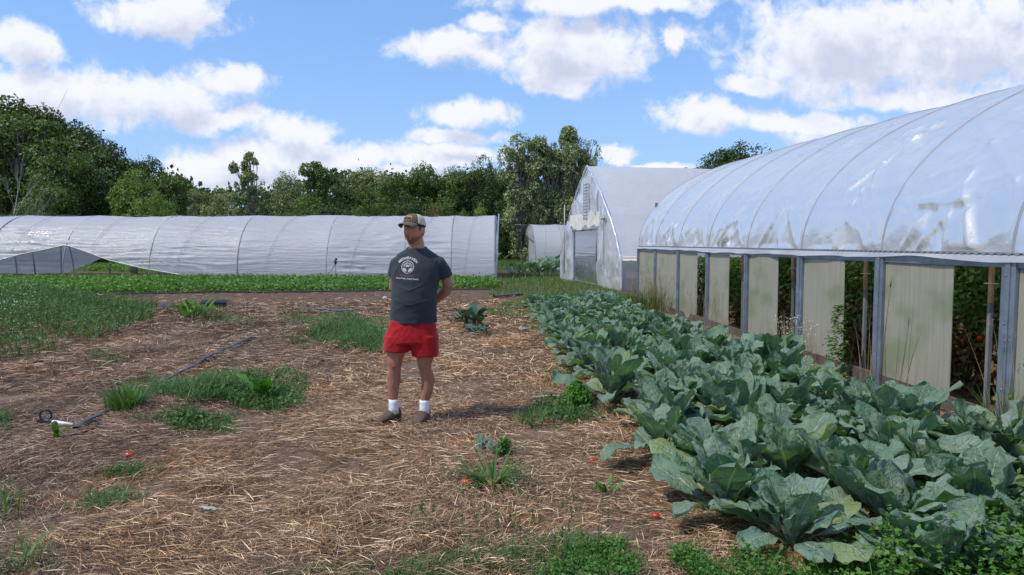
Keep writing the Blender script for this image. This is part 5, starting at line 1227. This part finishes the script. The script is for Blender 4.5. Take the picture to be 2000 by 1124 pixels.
def shed():
    p = AT(479, 474, 70); o = empty('shed', (p.x, p.y, 0), R(10)); tag(o, 'small red shed with a pale roof peeping through the far trees', 'shed'); M['red_paint'] = plain('red_paint', (0.42, 0.05, 0.035), 0.7, 0.15, 3, 0.2)
    MB().box((0, 0, 2.2), (2.0, 2.4, 4.4)).build('wall', M['red_paint'], o)
    MB().box((0.0, 0, 4.62), (2.6, 2.9, 0.10), mat=Matrix.Rotation(R(9), 3, 'Y')).build('roof', M['cream'], o)
    MB().box((-0.1, -1.22, 1.1), (0.9, 0.05, 2.1)).build('door', M['wood'], o)
shed()
# ------------------------------------------------------------------ the man
def mat_skin():
    m, N, out = mat_new('skin'); tc = N.new('ShaderNodeTexCoord').outputs['Object']
    c = N.mix(N.mr(N.noise(tc, 14, 4, 0.6), 0.35, 0.7), (0.38, 0.180, 0.112), (0.48, 0.240, 0.160))
    sx = N.new('ShaderNodeSeparateXYZ'); N.l.new(tc, sx.inputs[0])
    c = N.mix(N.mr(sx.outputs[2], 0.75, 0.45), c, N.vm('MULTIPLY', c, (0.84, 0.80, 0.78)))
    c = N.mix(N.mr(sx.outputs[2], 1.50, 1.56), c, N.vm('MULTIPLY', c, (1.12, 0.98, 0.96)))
    p = pr(N, c, 0.55, bump(N, N.noise(tc, 120, 3), 0.25, 0.002), spec=0.35)
    p.inputs['Subsurface Weight'].default_value = 0.08; p.inputs['Subsurface Radius'].default_value = (0.02, 0.008, 0.004); p.inputs['Subsurface Scale'].default_value = 0.3
    N.l.new(p.outputs[0], out.inputs[0]); return m
def mat_cloth(name, col, rough=0.9, wr=0.5, sc=7):
    m, N, out = mat_new(name); tc = N.new('ShaderNodeTexCoord').outputs['Object']
    f = N.mr(N.noise(tc, 5, 4), 0.3, 0.7, 0.88, 1.12, smooth=False); c = N.vm('SCALE', col, scale=f)
    h = N.m('ADD', N.m('MULTIPLY', N.noise(tc, sc, 4, 0.5, 0.8), 1.0), N.m('MULTIPLY', N.noise(tc, 350, 2), 0.03))
    p = pr(N, c, rough, bump(N, h, wr, 0.02), spec=0.2); p.inputs['Sheen Weight'].default_value = 0.1; N.l.new(p.outputs[0], out.inputs[0]); return m
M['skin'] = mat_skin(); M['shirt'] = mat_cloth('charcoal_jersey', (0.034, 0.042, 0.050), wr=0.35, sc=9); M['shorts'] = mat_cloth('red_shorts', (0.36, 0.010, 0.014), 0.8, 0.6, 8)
M['sock'] = mat_cloth('white_sock', (0.74, 0.74, 0.76), 0.9, 0.3, 40); M['shoe'] = plain('brown_suede', (0.095, 0.062, 0.040), 0.85, 0.3, 14, 0.4); M['sole'] = plain('dark_rubber', (0.025, 0.022, 0.020), 0.8, 0.2, 20, 0.2)
M['cap_front'] = mat_cloth('olive_cap_cloth', (0.130, 0.105, 0.068), 0.9, 0.3, 20); M['cap_mesh'] = mat_cloth('beige_cap_mesh', (0.46, 0.43, 0.35), 0.9, 0.3, 60); M['print'] = plain('white_print', (0.46, 0.47, 0.46), 0.8, 0.05, 30, 0.0)
M['print_red'] = plain('faded_red_print', (0.16, 0.075, 0.06), 0.8, 0.05, 30, 0.0); M['patch'] = plain('cap_patch', (0.30, 0.19, 0.12), 0.8, 0.3, 60, 0.2); M['patch_dark'] = plain('cap_patch_dark', (0.16, 0.045, 0.03), 0.8, 0.2, 60, 0.2)
M['beard'] = leafmat('grizzled_hair', [(0, (0.05, 0.035, 0.03)), (0.55, (0.13, 0.10, 0.085)), (1, (0.42, 0.39, 0.36))], 0.1); M['hair'] = plain('dark_hair', (0.045, 0.032, 0.026), 0.8, 0.3, 60, 0.5); M['lip'] = plain('lip', (0.30, 0.085, 0.070), 0.45, 0.1, 30, 0.1)
M['eye_white'] = plain('eye_white', (0.60, 0.57, 0.53), 0.25, 0.05, 30, 0.0); M['iris'] = plain('iris', (0.05, 0.035, 0.025), 0.2, 0.1, 30, 0.0)

def solidify_union(b, voxel, smooth=4, name='tmp', fac=0.5):
    """one closed skin round all the shapes collected in b"""
    me = b.me(name); o = bpy.data.objects.new(name, me); COL.objects.link(o)
    m = o.modifiers.new('r', 'REMESH'); m.mode = 'VOXEL'; m.voxel_size = voxel; m.adaptivity = 0
    if smooth: s = o.modifiers.new('s', 'SMOOTH'); s.iterations = smooth; s.factor = fac
    dg = bpy.context.evaluated_depsgraph_get(); out = bpy.data.meshes.new_from_object(o.evaluated_get(dg)); bpy.data.objects.remove(o); out.name = name
    return out
def displace(me, fn):
    n = len(me.vertices); V = np.zeros(n * 3, np.float32); me.vertices.foreach_get('co', V); V = V.reshape(-1, 3)
    Nn = np.zeros(n * 3, np.float32); me.vertices.foreach_get('normal', Nn); Nn = Nn.reshape(-1, 3)
    V = fn(V.astype(float), Nn.astype(float)); me.vertices.foreach_set('co', np.ascontiguousarray(V, np.float32).ravel()); me.update()

def head_mesh():
    """head in its own frame, face towards -y, chin to crown about 0.235 m, origin at the middle of the head"""
    nu, nv = 96, 80; U = np.linspace(0, 2 * np.pi, nu, endpoint=False)[None, :]; Vv = np.linspace(0.02, np.pi - 0.02, nv)[:, None]
    dx = np.sin(Vv) * np.sin(U); dy = -np.sin(Vv) * np.cos(U); dz = np.cos(Vv) + 0 * U        # U = 0 is the face
    x = 0.077 * dx; y = 0.098 * dy; z = 0.118 * dz
    lowr = np.clip(-dz, 0, 1)
    x = x * (1 - 0.20 * lowr ** 1.4 * (dy < 0.3)); y = np.where(dy > 0, y * (1 - 0.45 * lowr ** 1.3), y * (1 - 0.02 * lowr))
    x = x * (1 + 0.07 * np.exp(-((dz + 0.45) / 0.2) ** 2) * (np.abs(dx) > 0.3))
    front = np.clip(-dy, 0, 1)
    def bmp(cx, cz, sx, sz, amt): return amt * np.exp(-((x - cx) / sx) ** 2 - ((z - cz) / sz) ** 2) * (front > 0.05) * np.clip(front * 2.5, 0, 1)
    y = y - bmp(0, -0.012, 0.010, 0.026, 0.014) - bmp(0, -0.030, 0.015, 0.013, 0.019) - bmp(0.013, -0.036, 0.008, 0.008, 0.007) - bmp(-0.013, -0.036, 0.008, 0.008, 0.007)   # nose
    y = y - bmp(0.024, 0.026, 0.022, 0.009, 0.007) - bmp(-0.024, 0.026, 0.022, 0.009, 0.007)                                                                                   # brow
    y = y + bmp(0.030, 0.004, 0.015, 0.012, 0.010) + bmp(-0.030, 0.004, 0.015, 0.012, 0.010)                                                                                   # sockets
    y = y - bmp(0.043, -0.024, 0.018, 0.016, 0.005) - bmp(-0.043, -0.024, 0.018, 0.016, 0.005)                                                                                 # cheeks
    y = y - bmp(0, -0.056, 0.026, 0.007, 0.007) - bmp(0, -0.073, 0.022, 0.007, 0.006) + bmp(0, -0.065, 0.020, 0.004, 0.014)                                                    # lips and open mouth
    y = y + bmp(0, -0.083, 0.022, 0.006, 0.004) - bmp(0, -0.100, 0.024, 0.014, 0.012)                                                                                          # chin
    V = np.stack([x, y, z], -1).reshape(-1, 3); F = grid_faces(nv, nu, 0, True); b = MB()
    b.add(V, [tuple(int(i) for i in f) for f in F] + [tuple(range(nu))[::-1], tuple((nv - 1) * nu + k for k in range(nu))])
    for sg in (-1, 1):                                                                                                        # ears
        for k, (ox, oy, oz, rr_) in enumerate([(0.080, 0.012, 0.0, 1.0)]):
            b.ball((sg * ox, oy, oz - 0.008), (0.007, 0.017, 0.031), 14, 10, mat=Matrix.Rotation(sg * 0.35, 3, 'Z'))
            b.tube([Vector((sg * (0.086), oy + 0.016 * math.sin(a) + 0.004, oz - 0.006 + 0.028 * math.cos(a))) for a in np.linspace(-0.4, 2.9, 10)], 0.0042, 6)
    return b

def person():
    B0 = G(806, 826); root = empty('person', (B0.x, B0.y, gzf(B0.x, B0.y) + 0.012), -YAW)
    tag(root, 'man standing with hands behind his back in a cap, charcoal printed T-shirt and red shorts', 'person')
    X = lambda u: (u - 803) / 223.5
    Z = lambda v: (826 - v) / 223.5
    S = lambda *a: [Vector(p) for p in a]
    # --- one continuous body
    b = MB()
    b.rings([(0.012, 0, 0.80, .165, .115), (0.014, 0, 0.90, .175, .125), (0.02, -0.01, 1.05, .165, .13), (0.03, 0, 1.2, .175, .125), (0.04, 0, 1.34, .185, .115), (0.045, 0.005, 1.43, .165, .09), (0.048, 0.01, 1.485, .09, .07), (0.048, 0.012, 1.50, .07, .065)], 28)
    b.tube(S((0.046, 0.030, 1.44), (0.048, 0.020, 1.51), (0.040, 0.005, 1.585), (0.036, 0.0, 1.63)), [0.078, 0.069, 0.064, 0.062], 16)
    # legs: image left, then right
    for pts, rad in (([(-.085, 0, .86), (-.115, -.005, .70), (-.140, -.015, .60), (-.148, -.02, .52), (-.150, -.012, .475), (-.163, .012, .385), (-.168, .012, .30), (-.168, .010, .19), (-.166, .012, .08)], [.100, .090, .078, .062, .056, .0605, .052, .037, .040]),
                     ([(.105, 0, .86), (.120, -.005, .70), (.118, -.015, .58), (.110, -.02, .51), (.116, -.012, .46), (.138, .012, .37), (.128, .012, .28), (.103, .010, .18), (.100, .012, .08)], [.100, .090, .076, .060, .055, .0600, .052, .037, .040])):
        b.tube(S(*pts), rad, 16)
        k = Vector(pts[3]); b.ball(k + Vector((0, -.030, -.010)), (.036, .032, .042), 10, 8)
        b.ball(Vector(pts[5]) + Vector((0.0, .024, 0.01)), (.045, .040, .085), 10, 8)
    b.tube(S((-.165, .01, .06), (-.20, -.04, .045), (-.235, -.085, .04)), [.030, .028, .022], 8); b.tube(S((.100, .01, .06), (.085, -.05, .045), (.070, -.105, .04)), [.030, .028, .022], 8)
    # arms folded to the small of the back
    b.tube(S((-.112, .01, 1.375), (-.148, .042, 1.28), (-.166, .075, 1.17), (-.105, .170, 1.06), (-.035, .215, 1.00)), [.045, .046, .041, .037, .028], 14)
    b.tube(S((.215, .01, 1.375), (.280, .035, 1.30), (.312, .070, 1.195), (.290, .100, 1.135), (.200, .165, 1.06), (.085, .205, .99)), [.045, .050, .046, .0455, .038, .028], 14)
    for sx, w0, w1, hx in ((1, (-.035, .215, 1.00), (.020, .228, .965), 0), (-1, (.085, .205, .99), (.035, .250, .955), 1)):
        w0, w1 = Vector(w0), Vector(w1); d = (w1 - w0).normalized(); nrm = Vector((0, 1, 0)); sd = d.cross(nrm).normalized()
        b.tube([w0, w0.lerp(w1, 0.5), w1], [.024, .033, .034], 12, ell=0.6)
        for q in range(4):
            s0 = w1 + sd * (q - 1.5) * 0.019; fl = [0.062, 0.072, 0.068, 0.054][q]
            p1 = s0 + d * fl * 0.5; p2 = p1 + (d * 0.6 + nrm * (0.45 if hx else -0.35)).normalized() * fl * 0.35; p3 = p2 + (d * 0.2 + nrm * (0.8 if hx else -0.7)).normalized() * fl * 0.3
            b.tube([s0 - d * 0.015, p1, p2, p3], [.0098, .0092, .0085, .007], 8)
        th = w0.lerp(w1, 0.4) - sd * 0.026; b.tube([th, th - sd * 0.02 + d * 0.03, th - sd * 0.012 + d * 0.058], [.012, .0105, .008], 8)
    # the head, turned to his right (image left)
    HC = Vector((0.031, -0.012, 1.662)); HR = Matrix.Rotation(R(-34), 3, 'Z') @ Matrix.Rotation(R(-4), 3, 'X'); hb = head_mesh()
    b.add([HR @ Vector(v) + HC for v in hb.v], hb.f)
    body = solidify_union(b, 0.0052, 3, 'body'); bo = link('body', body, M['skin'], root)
    bvh = BVHTree.FromObject(bo, bpy.context.evaluated_depsgraph_get())
    hp = lambda x, y, z: HR @ Vector((x, y, z)) + HC
    # beard and moustache: short grizzled hairs standing on the skin
    rb = np.random.default_rng(4); bc = []; bd = []
    for q in range(6500):
        a = rb.uniform(-1.25, 1.25); z = rb.uniform(-0.120, -0.040); lx = math.sin(a) * 0.070
        inside = ((lx / 0.036) ** 2 + ((z + 0.082) / 0.040) ** 2) < rb.uniform(0.6, 1.15) or (rb.random() < 0.30 and z < -0.050 - 0.35 * max(0, 0.055 - abs(lx)) * 0 and abs(lx) > 0.03)
        mouth = abs(lx) < 0.024 and -0.080 < z < -0.053
        if not inside or mouth: continue
        dl = Vector((math.sin(a), -math.cos(a), 0)); o_ = hp(0, 0.02, z); d_ = HR @ dl; hit = bvh.ray_cast(o_ + d_ * 0.25, -d_)
        if hit[0] is None or (hit[0] - o_).length > 0.16: continue
        bc.append(hit[0] - hit[1] * 0.0005); bd.append(hit[1] * 0.5 + Vector((0, 0, -0.8)) + Vector(rb.normal(0, 0.2, 3)))
    bc, bd = np.array(bc), np.array(bd); nb = len(bc)
    V_, F_ = kites(bc, rand_dirs(nb), bd, rb.uniform(0.0035, 0.0065, nb), np.full(nb, 0.0016)); link('beard', npme('beard', V_, F_), M['beard'], root, False)
    def on_face(x, z, off=0.0):
        o_ = hp(x, -0.3, z); d_ = HR @ Vector((0, 1, 0)); h = bvh.ray_cast(o_, d_); return (h[0] if h[0] is not None else hp(x, -0.09, z)) - d_ * off
    for sg in (-1, 1):
        b = MB(); c = on_face(sg * 0.030, 0.004, 0.0); b.ball(c + HR @ Vector((0, 0.0075, 0)), 0.0105, 12, 8); e = b.build('eye', M['eye_white'], root, True)
        b = MB(); b.ball(c + HR @ Vector((-0.001, -0.0015, 0)), (0.0048, 0.0025, 0.0048), 10, 6, mat=HR); b.build('iris', M['iris'], e, True)
        b = MB(); b.tube([on_face(sg * t, 0.004 + 0.006 * math.sin((t - 0.018) / 0.026 * math.pi), 0.001) for t in np.linspace(0.016, 0.045, 7)], 0.0028, 6); b.build('eyelid', M['skin'], root, True)
        b = MB(); b.tube([on_face(sg * t, 0.022 + 0.004 * math.sin((t - 0.012) / 0.04 * math.pi), 0.001) for t in np.linspace(0.010, 0.050, 8)], [0.002, 0.004, 0.0045, 0.0045, 0.004, 0.0035, 0.003, 0.0015], 6, ell=0.7); b.build('eyebrow', M['hair'], root, True)
    b = MB(); b.tube([on_face(t, -0.058 - 0.002 * math.cos(t * 70), 0.0005) for t in np.linspace(-0.022, 0.022, 9)], [0.001, 0.003, 0.0035, 0.004, 0.0035, 0.004, 0.0035, 0.003, 0.001], 6)
    b.tube([on_face(t, -0.0745 + 0.05 * abs(t) ** 1.5, 0.0005) for t in np.linspace(-0.020, 0.020, 9)], [0.001, 0.003, 0.004, 0.0045, 0.0045, 0.0045, 0.004, 0.003, 0.001], 6); b.build('lips', M['lip'], root, True)
    b = MB(); b.ball(on_face(0, -0.0655, -0.003), (0.017, 0.004, 0.0065), 12, 8, mat=HR); b.build('mouth', M['iris'], root, True)
    # hair under the cap
    b = MB(); P = []; nu = 40
    for j in range(10):
        for i in range(nu):
            a = 2 * math.pi * i / nu; zz = 0.075 - j * 0.0135; back = (1 + math.cos(a)) / 2            # a = 0 is the back of the head
            lim = -0.052 * (back ** 0.8) - 0.004 if back > 0.42 else 0.034
            if 0.36 < back < 0.60: lim = -0.012 if back < 0.47 else 0.022
            z_ = max(zz, lim); rr_ = math.sqrt(max(0.05, 1 - (z_ / 0.122) ** 2)); k = 1.045
            yy = 0.098 * math.cos(a) * (1 - 0.45 * max(0, -z_ / 0.118) ** 1.3 if math.cos(a) > 0 else 1)
            P.append(hp(0.077 * math.sin(a) * rr_ * k, yy * rr_ * k, z_))
    b.add(P, [(j * nu + i, j * nu + (i + 1) % nu, (j + 1) * nu + (i + 1) % nu, (j + 1) * nu + i) for j in range(9) for i in range(nu)]); b.build('hair', M['hair'], root, True)
    # cap: crown (front panel and mesh back), brim, patch
    def cap_pt(a, t, k=1.0):                                    # a = 0 front; t 0 rim .. 1 top
        rr_ = math.cos(t * math.pi / 2) ** 0.62; h = 0.046 + 0.092 * math.sin(t * math.pi / 2) + 0.012 * math.cos(a) * (1 - t)
        return hp(0.086 * k * math.sin(a) * rr_, -0.107 * k * math.cos(a) * rr_ + 0.004, h)
    def cap_part(name, a0, a1, mat, k=1.0, par=root):
        b = MB(); na, nt = 26, 14; P = []
        for i in range(na):
            for j in range(nt): P.append(cap_pt(a0 + (a1 - a0) * i / (na - 1), j / (nt - 1), k))
        F = [(i * nt + j, (i + 1) * nt + j, (i + 1) * nt + j + 1, i * nt + j + 1) for i in range(na - 1) for j in range(nt - 1)]; b.add(P, F)
        o = b.build(name, mat, par, True); s = o.modifiers.new('s', 'SOLIDIFY'); s.thickness = 0.002; s.offset = 1; return o
    cap = cap_part('cap', -1.12, 1.12, M['cap_front']); cap_part('mesh_back', 1.12, 2 * math.pi - 1.12, M['cap_mesh'], 1.0, cap)
    b = MB(); P = []; na, nr = 25, 9
    for i in range(na):
        a = -1.08 + 2.16 * i / (na - 1)
        for j in range(nr):
            t = j / (nr - 1); ext = 0.072 * math.cos(a * 1.3) ** 0.5 if abs(a * 1.3) < 1.5 else 0.01
            x = (0.086 + 0.002 * t) * math.sin(a); y = -0.107 * math.cos(a) + 0.004 - ext * t; z = 0.050 + 0.010 * math.cos(a) - 0.020 * t - 0.22 * x * x / 0.086 * (0.5 + 0.9 * t)
            P.append(hp(x, y, z))
    b.add(P, [(i * nr + j, (i + 1) * nr + j, (i + 1) * nr + j + 1, i * nr + j + 1) for i in range(na - 1) for j in range(nr - 1)])
    o = b.build('brim', M['cap_front'], cap, True); s = o.modifiers.new('s', 'SOLIDIFY'); s.thickness = 0.004
    b = MB(); P = []; 
    for i in range(17):
        for j in range(9):
            a = -0.62 + 1.24 * i / 16; t = 0.16 + 0.42 * j / 8 * (1 - 0.35 * (a / 0.62) ** 2); P.append(cap_pt(a, t, 1.035))
    b.add(P, [(i * 9 + j, (i + 1) * 9 + j, (i + 1) * 9 + j + 1, i * 9 + j + 1) for i in range(16) for j in range(8)]); o = b.build('patch', M['patch'], cap, True); s = o.modifiers.new('s', 'SOLIDIFY'); s.thickness = 0.002
    b = MB()
    for i in range(7):
        a = -0.42 + 0.14 * i; b.tube([cap_pt(a - 0.03, 0.24, 1.06), cap_pt(a, 0.40, 1.06), cap_pt(a + 0.05, 0.25, 1.06)], 0.0022, 5)
    b.build('stitched_letters', M['patch_dark'], o, True)
    MB().ball(cap_pt(0, 1.0) + Vector((0, 0, 0.002)), (0.008, 0.008, 0.004), 10, 6).build('button', M['cap_front'], cap, True)
    # --- T-shirt
    b = MB()
    b.rings([(0.014, 0.0, 0.868, .208, .155), (0.015, 0.0, 0.90, .206, .155), (0.018, -.006, 0.98, .200, .158), (0.024, -.014, 1.07, .197, .166), (0.030, -.012, 1.16, .202, .160), (0.038, -.006, 1.26, .208, .150), (0.044, -.002, 1.34, .212, .138), (0.047, .004, 1.41, .205, .118), (0.048, .008, 1.455, .172, .100), (0.048, .014, 1.490, .118, .088), (0.048, .016, 1.512, .088, .078)], 40)
    b.tube(S((-.080, .010, 1.405), (-.124, .014, 1.378), (-.142, .030, 1.315), (-.147, .040, 1.272)), [.060, .064, .062, .064], 20)
    b.tube(S((.180, .010, 1.405), (.230, .012, 1.384), (.270, .030, 1.320), (.290, .043, 1.262)), [.060, .068, .068, .068], 20)
    sh = solidify_union(b, 0.0055, 14, 'shirt')
    def wr(V, Nn):
        x, y, z = V.T; side = np.clip((np.abs(x - 0.03) - 0.1) / 0.1, 0, 1)
        d = 0.004 * (1 - np.abs(vn((x + y) * 4 + z * 4, z * 9 - x * 6, y * 4, seed=3))) ** 2 + 0.0015 * vn(x * 9, z * 16 + x * 5, y * 9, seed=5)
        arm = np.exp(-((np.abs(x - 0.045) - 0.165) / 0.05) ** 2 - ((z - 1.30) / 0.09) ** 2)
        d = d + 0.010 * arm * (1 - np.abs(vn((x - 0.045) * 16 + z * 9 * np.sign(x - 0.045), z * 4, seed=8))) ** 2
        band = np.exp(-((z - 1.12) / 0.13) ** 2); d = d + 0.006 * band * (1 - np.abs(vn(x * 4 + 2, z * 22 - np.abs(x) * 8, seed=9))) ** 3
        hem = np.clip((0.93 - z) / 0.06, 0, 1); d = d * (1 - 0.6 * hem) + 0.003 * hem * np.sin(np.arctan2(y, x) * 9)
        return V + Nn * (d - 0.003)[:, None]
    displace(sh, wr); so_ = link('shirt', sh, M['shirt'], root); sb = BVHTree.FromObject(so_, bpy.context.evaluated_depsgraph_get())
    b = MB(); b.tube([Vector((0.048 + 0.086 * math.cos(a), 0.014 + 0.078 * math.sin(a), 1.503 + 0.020 * math.sin(a) + 0.002)) for a in np.linspace(0, 2 * math.pi, 41)], 0.0075, 8, cap=False); b.build('collar', M['shirt'], so_, True)
    # print on the chest, wrapped onto the cloth
    def wrap(vs, lift=0.0015):
        out = []
        for (x, z) in vs:
            h = sb.ray_cast(Vector((x, -0.6, z)), Vector((0, 1, 0))); out.append((h[0].x, h[0].y - lift, h[0].z) if h[0] is not None else (x, -0.2, z))
        return out
    PX, PZ = X(800.5), Z(523.5); RR = 0.053
    def letters(txt, size, name, mat, place, bold=0.0):
        cu = bpy.data.curves.new('txt', 'FONT'); cu.body = txt; cu.size = size; cu.align_x = 'CENTER'; cu.resolution_u = 3; cu.offset = bold
        t_ = bpy.data.objects.new('txt', cu); COL.objects.link(t_); dg = bpy.context.evaluated_depsgraph_get(); me = bpy.data.meshes.new_from_object(t_.evaluated_get(dg)); bpy.data.objects.remove(t_)
        vs = wrap([place(v.co.x, v.co.y) for v in me.vertices]); 
        for v, p in zip(me.vertices, vs): v.co = p
        me.name = name; me.materials.clear(); return link(name, me, mat, so_, False)
    def arc_place(rad, zc, tilt=-0.10):
        def f(x, y): a = x / rad + tilt * 1.0; return PX + (rad + y) * math.sin(a), zc + (rad + y) * math.cos(a)
        return f
    letters('MIDHEAVEN', 0.030, 'lettering', M['print'], arc_place(0.092, PZ - 0.026, 0.02), 0.0009)
    letters('GARDENS', 0.023, 'lettering', M['print_red'], lambda x, y: (PX - 0.004 + x * 1.15, PZ - RR - 0.026 + y - 0.05 * x), 0.0007)
    letters('Farm Fresh, Family Ready.', 0.0185, 'lettering', M['print'], lambda x, y: (PX - 0.0 + x, PZ - RR - 0.050 + y - 0.06 * x), 0.0005)
    def shape(name, polys, lift=0.002):
        b = MB()
        for poly in polys: b.add(wrap([(PX + p[0] * RR, PZ + p[1] * RR) for p in poly], lift), [tuple(range(len(poly)))])
        return b.build(name, M['print'], so_)
    def annulus(r0, r1, n=40): return [[(r0 * math.cos(a), r0 * math.sin(a)), (r1 * math.cos(a), r1 * math.sin(a)), (r1 * math.cos(c), r1 * math.sin(c)), (r0 * math.cos(c), r0 * math.sin(c))] for a, c in [(2 * math.pi * k / n, 2 * math.pi * (k + 1) / n) for k in range(n)]]
    em = annulus(0.93, 1.02)
    em += [[(0.0, 0.06)] + [(0.27 * math.cos(a), 0.06 + 0.27 * math.sin(a)) for a in (math.pi * k / 12 * 1.2 - 0.3, math.pi * (k + 1) / 12 * 1.2 - 0.3)] for k in range(12)]
    for k in range(9):
        a = math.pi * (0.06 + 0.11 * k); w_ = 0.035; c, s_ = math.cos(a), math.sin(a)
        em.append([(0.38 * c - w_ * s_, 0.06 + 0.38 * s_ + w_ * c), (0.38 * c + w_ * s_, 0.06 + 0.38 * s_ - w_ * c), (0.80 * c + w_ * 1.6 * s_, 0.80 * s_ - w_ * 1.6 * c + 0.02), (0.80 * c - w_ * 1.6 * s_, 0.80 * s_ + w_ * 1.6 * c + 0.02)])
    def hill(cx, cz, w_, h, a0): # leaf-shaped hill
        return [(cx + w_ * t * math.cos(a0) - h * math.sin(math.pi * t) * k * math.sin(a0), cz + w_ * t * math.sin(a0) + h * math.sin(math.pi * t) * k * math.cos(a0)) for k, ts in ((1, np.linspace(0, 1, 10)), (-1, np.linspace(1, 0, 10)[1:-1])) for t in ts]
    em += [hill(-0.82, -0.14, 0.88, 0.20, -0.62), hill(0.82, -0.10, 1.05, 0.22, 3.14 + 0.72), hill(0.80, -0.42, 0.78, 0.12, 3.14 + 0.42), hill(-0.78, -0.48, 0.60, 0.10, -0.40)]
    shape('emblem', em)
    # --- shorts
    b = MB()
    b.rings([(0.010, 0.0, 0.90, .196, .140), (0.006, 0.0, 0.84, .205, .146), (-0.002, 0.0, 0.76, .222, .150), (-0.004, 0.0, 0.70, .232, .148)], 40, pw=2.5)
    b.rings([(-.105, 0, .76, .130, .138), (-.120, -.002, .69, .121, .130), (-.130, -.004, .622, .116, .124)], 32, pw=2.3)
    b.rings([(.100, 0, .76, .130, .138), (.110, -.002, .67, .121, .130), (.119, -.004, .582, .114, .124)], 32, pw=2.3)
    shm = solidify_union(b, 0.0055, 16, 'shorts')
    def wr2(V, Nn):
        x, y, z = V.T; k = np.clip((0.86 - z) / 0.12, 0, 1)
        d = 0.007 * k * (1 - np.abs(vn(x * 9 + z * 3, z * 3.5, y * 9, seed=13))) ** 2 + 0.003 * (1 - np.abs(vn(x * 7 - 3, z * 12 + np.abs(x) * 14, y * 7, seed=15))) ** 3 - 0.003
        return V + Nn * d[:, None]
    displace(shm, wr2); link('shorts', shm, M['shorts'], root)
    # --- socks and shoes
    for cx, tx, ty, cy, hz in ((-.167, -.112, -.145, .012, 0.196), (.102, -.048, -.175, .012, .190)):
        b = MB(); b.tube(S((cx, cy, 0.07), (cx, cy, .12), (cx, cy, .165), (cx, cy, hz)), [.047, .043, .0415, .0425], 18); b.build('sock', M['sock'], root, True)
        d = Vector((tx, ty, 0)); L = d.length; d.normalize(); sd = Vector((-d.y, d.x, 0)); heel = Vector((cx, cy + 0.02, 0)) - d * 0.045
        def prof(k, lo=0.0, grow=0.0):
            out = []
            for t, w_, h_ in k: out.append((t, w_ + grow, h_))
            return out
        def loft(k, z0, zt):
            b = MB(); P = []; n = 20
            for t, w_, h_ in k:
                c = heel + d * t
                for q in range(n):
                    a = 2 * math.pi * q / n; P.append(c + sd * math.cos(a) * w_ + Vector((0, 0, z0 + (h_ - z0) * (0.5 + 0.5 * math.sin(a)) if zt is None else z0 + (zt - z0) * (0.5 + 0.5 * math.sin(a)))))
            m = len(k); b.add(P, [(i * n + q, i * n + (q + 1) % n, (i + 1) * n + (q + 1) % n, (i + 1) * n + q) for i in range(m - 1) for q in range(n)] + [tuple(reversed(range(n))), tuple((m - 1) * n + q for q in range(n))]); return b
        K = [(-.022, .018, .075), (-.012, .034, .108), (.02, .044, .128), (.055, .047, .130), (.095, .048, .108), (.14, .049, .082), (.18, .049, .066), (.215, .042, .055), (.238, .026, .042), (.246, .010, .030)]
        sho = loft(K, 0.012, None).build('shoe', M['shoe'], root, True)
        K2 = [(t if t > 0 else t - 0.006, w_ * 1.10 + 0.002, h_) for t, w_, h_ in K[:-1]] + [(.250, .016, .03)]
        loft(K2, -0.006, 0.026).build('sole', M['sole'], sho, True)
        b = MB(); b.tube([heel + d * 0.05 + Vector((0.030 * math.cos(a), 0.030 * math.sin(a), 0)) * 1.35 + Vector((0, 0, 0.124)) for a in np.linspace(0, 2 * math.pi, 21)], 0.007, 6, cap=False); b.build('shoe_opening', M['sole'], sho, True)
    return root
person()
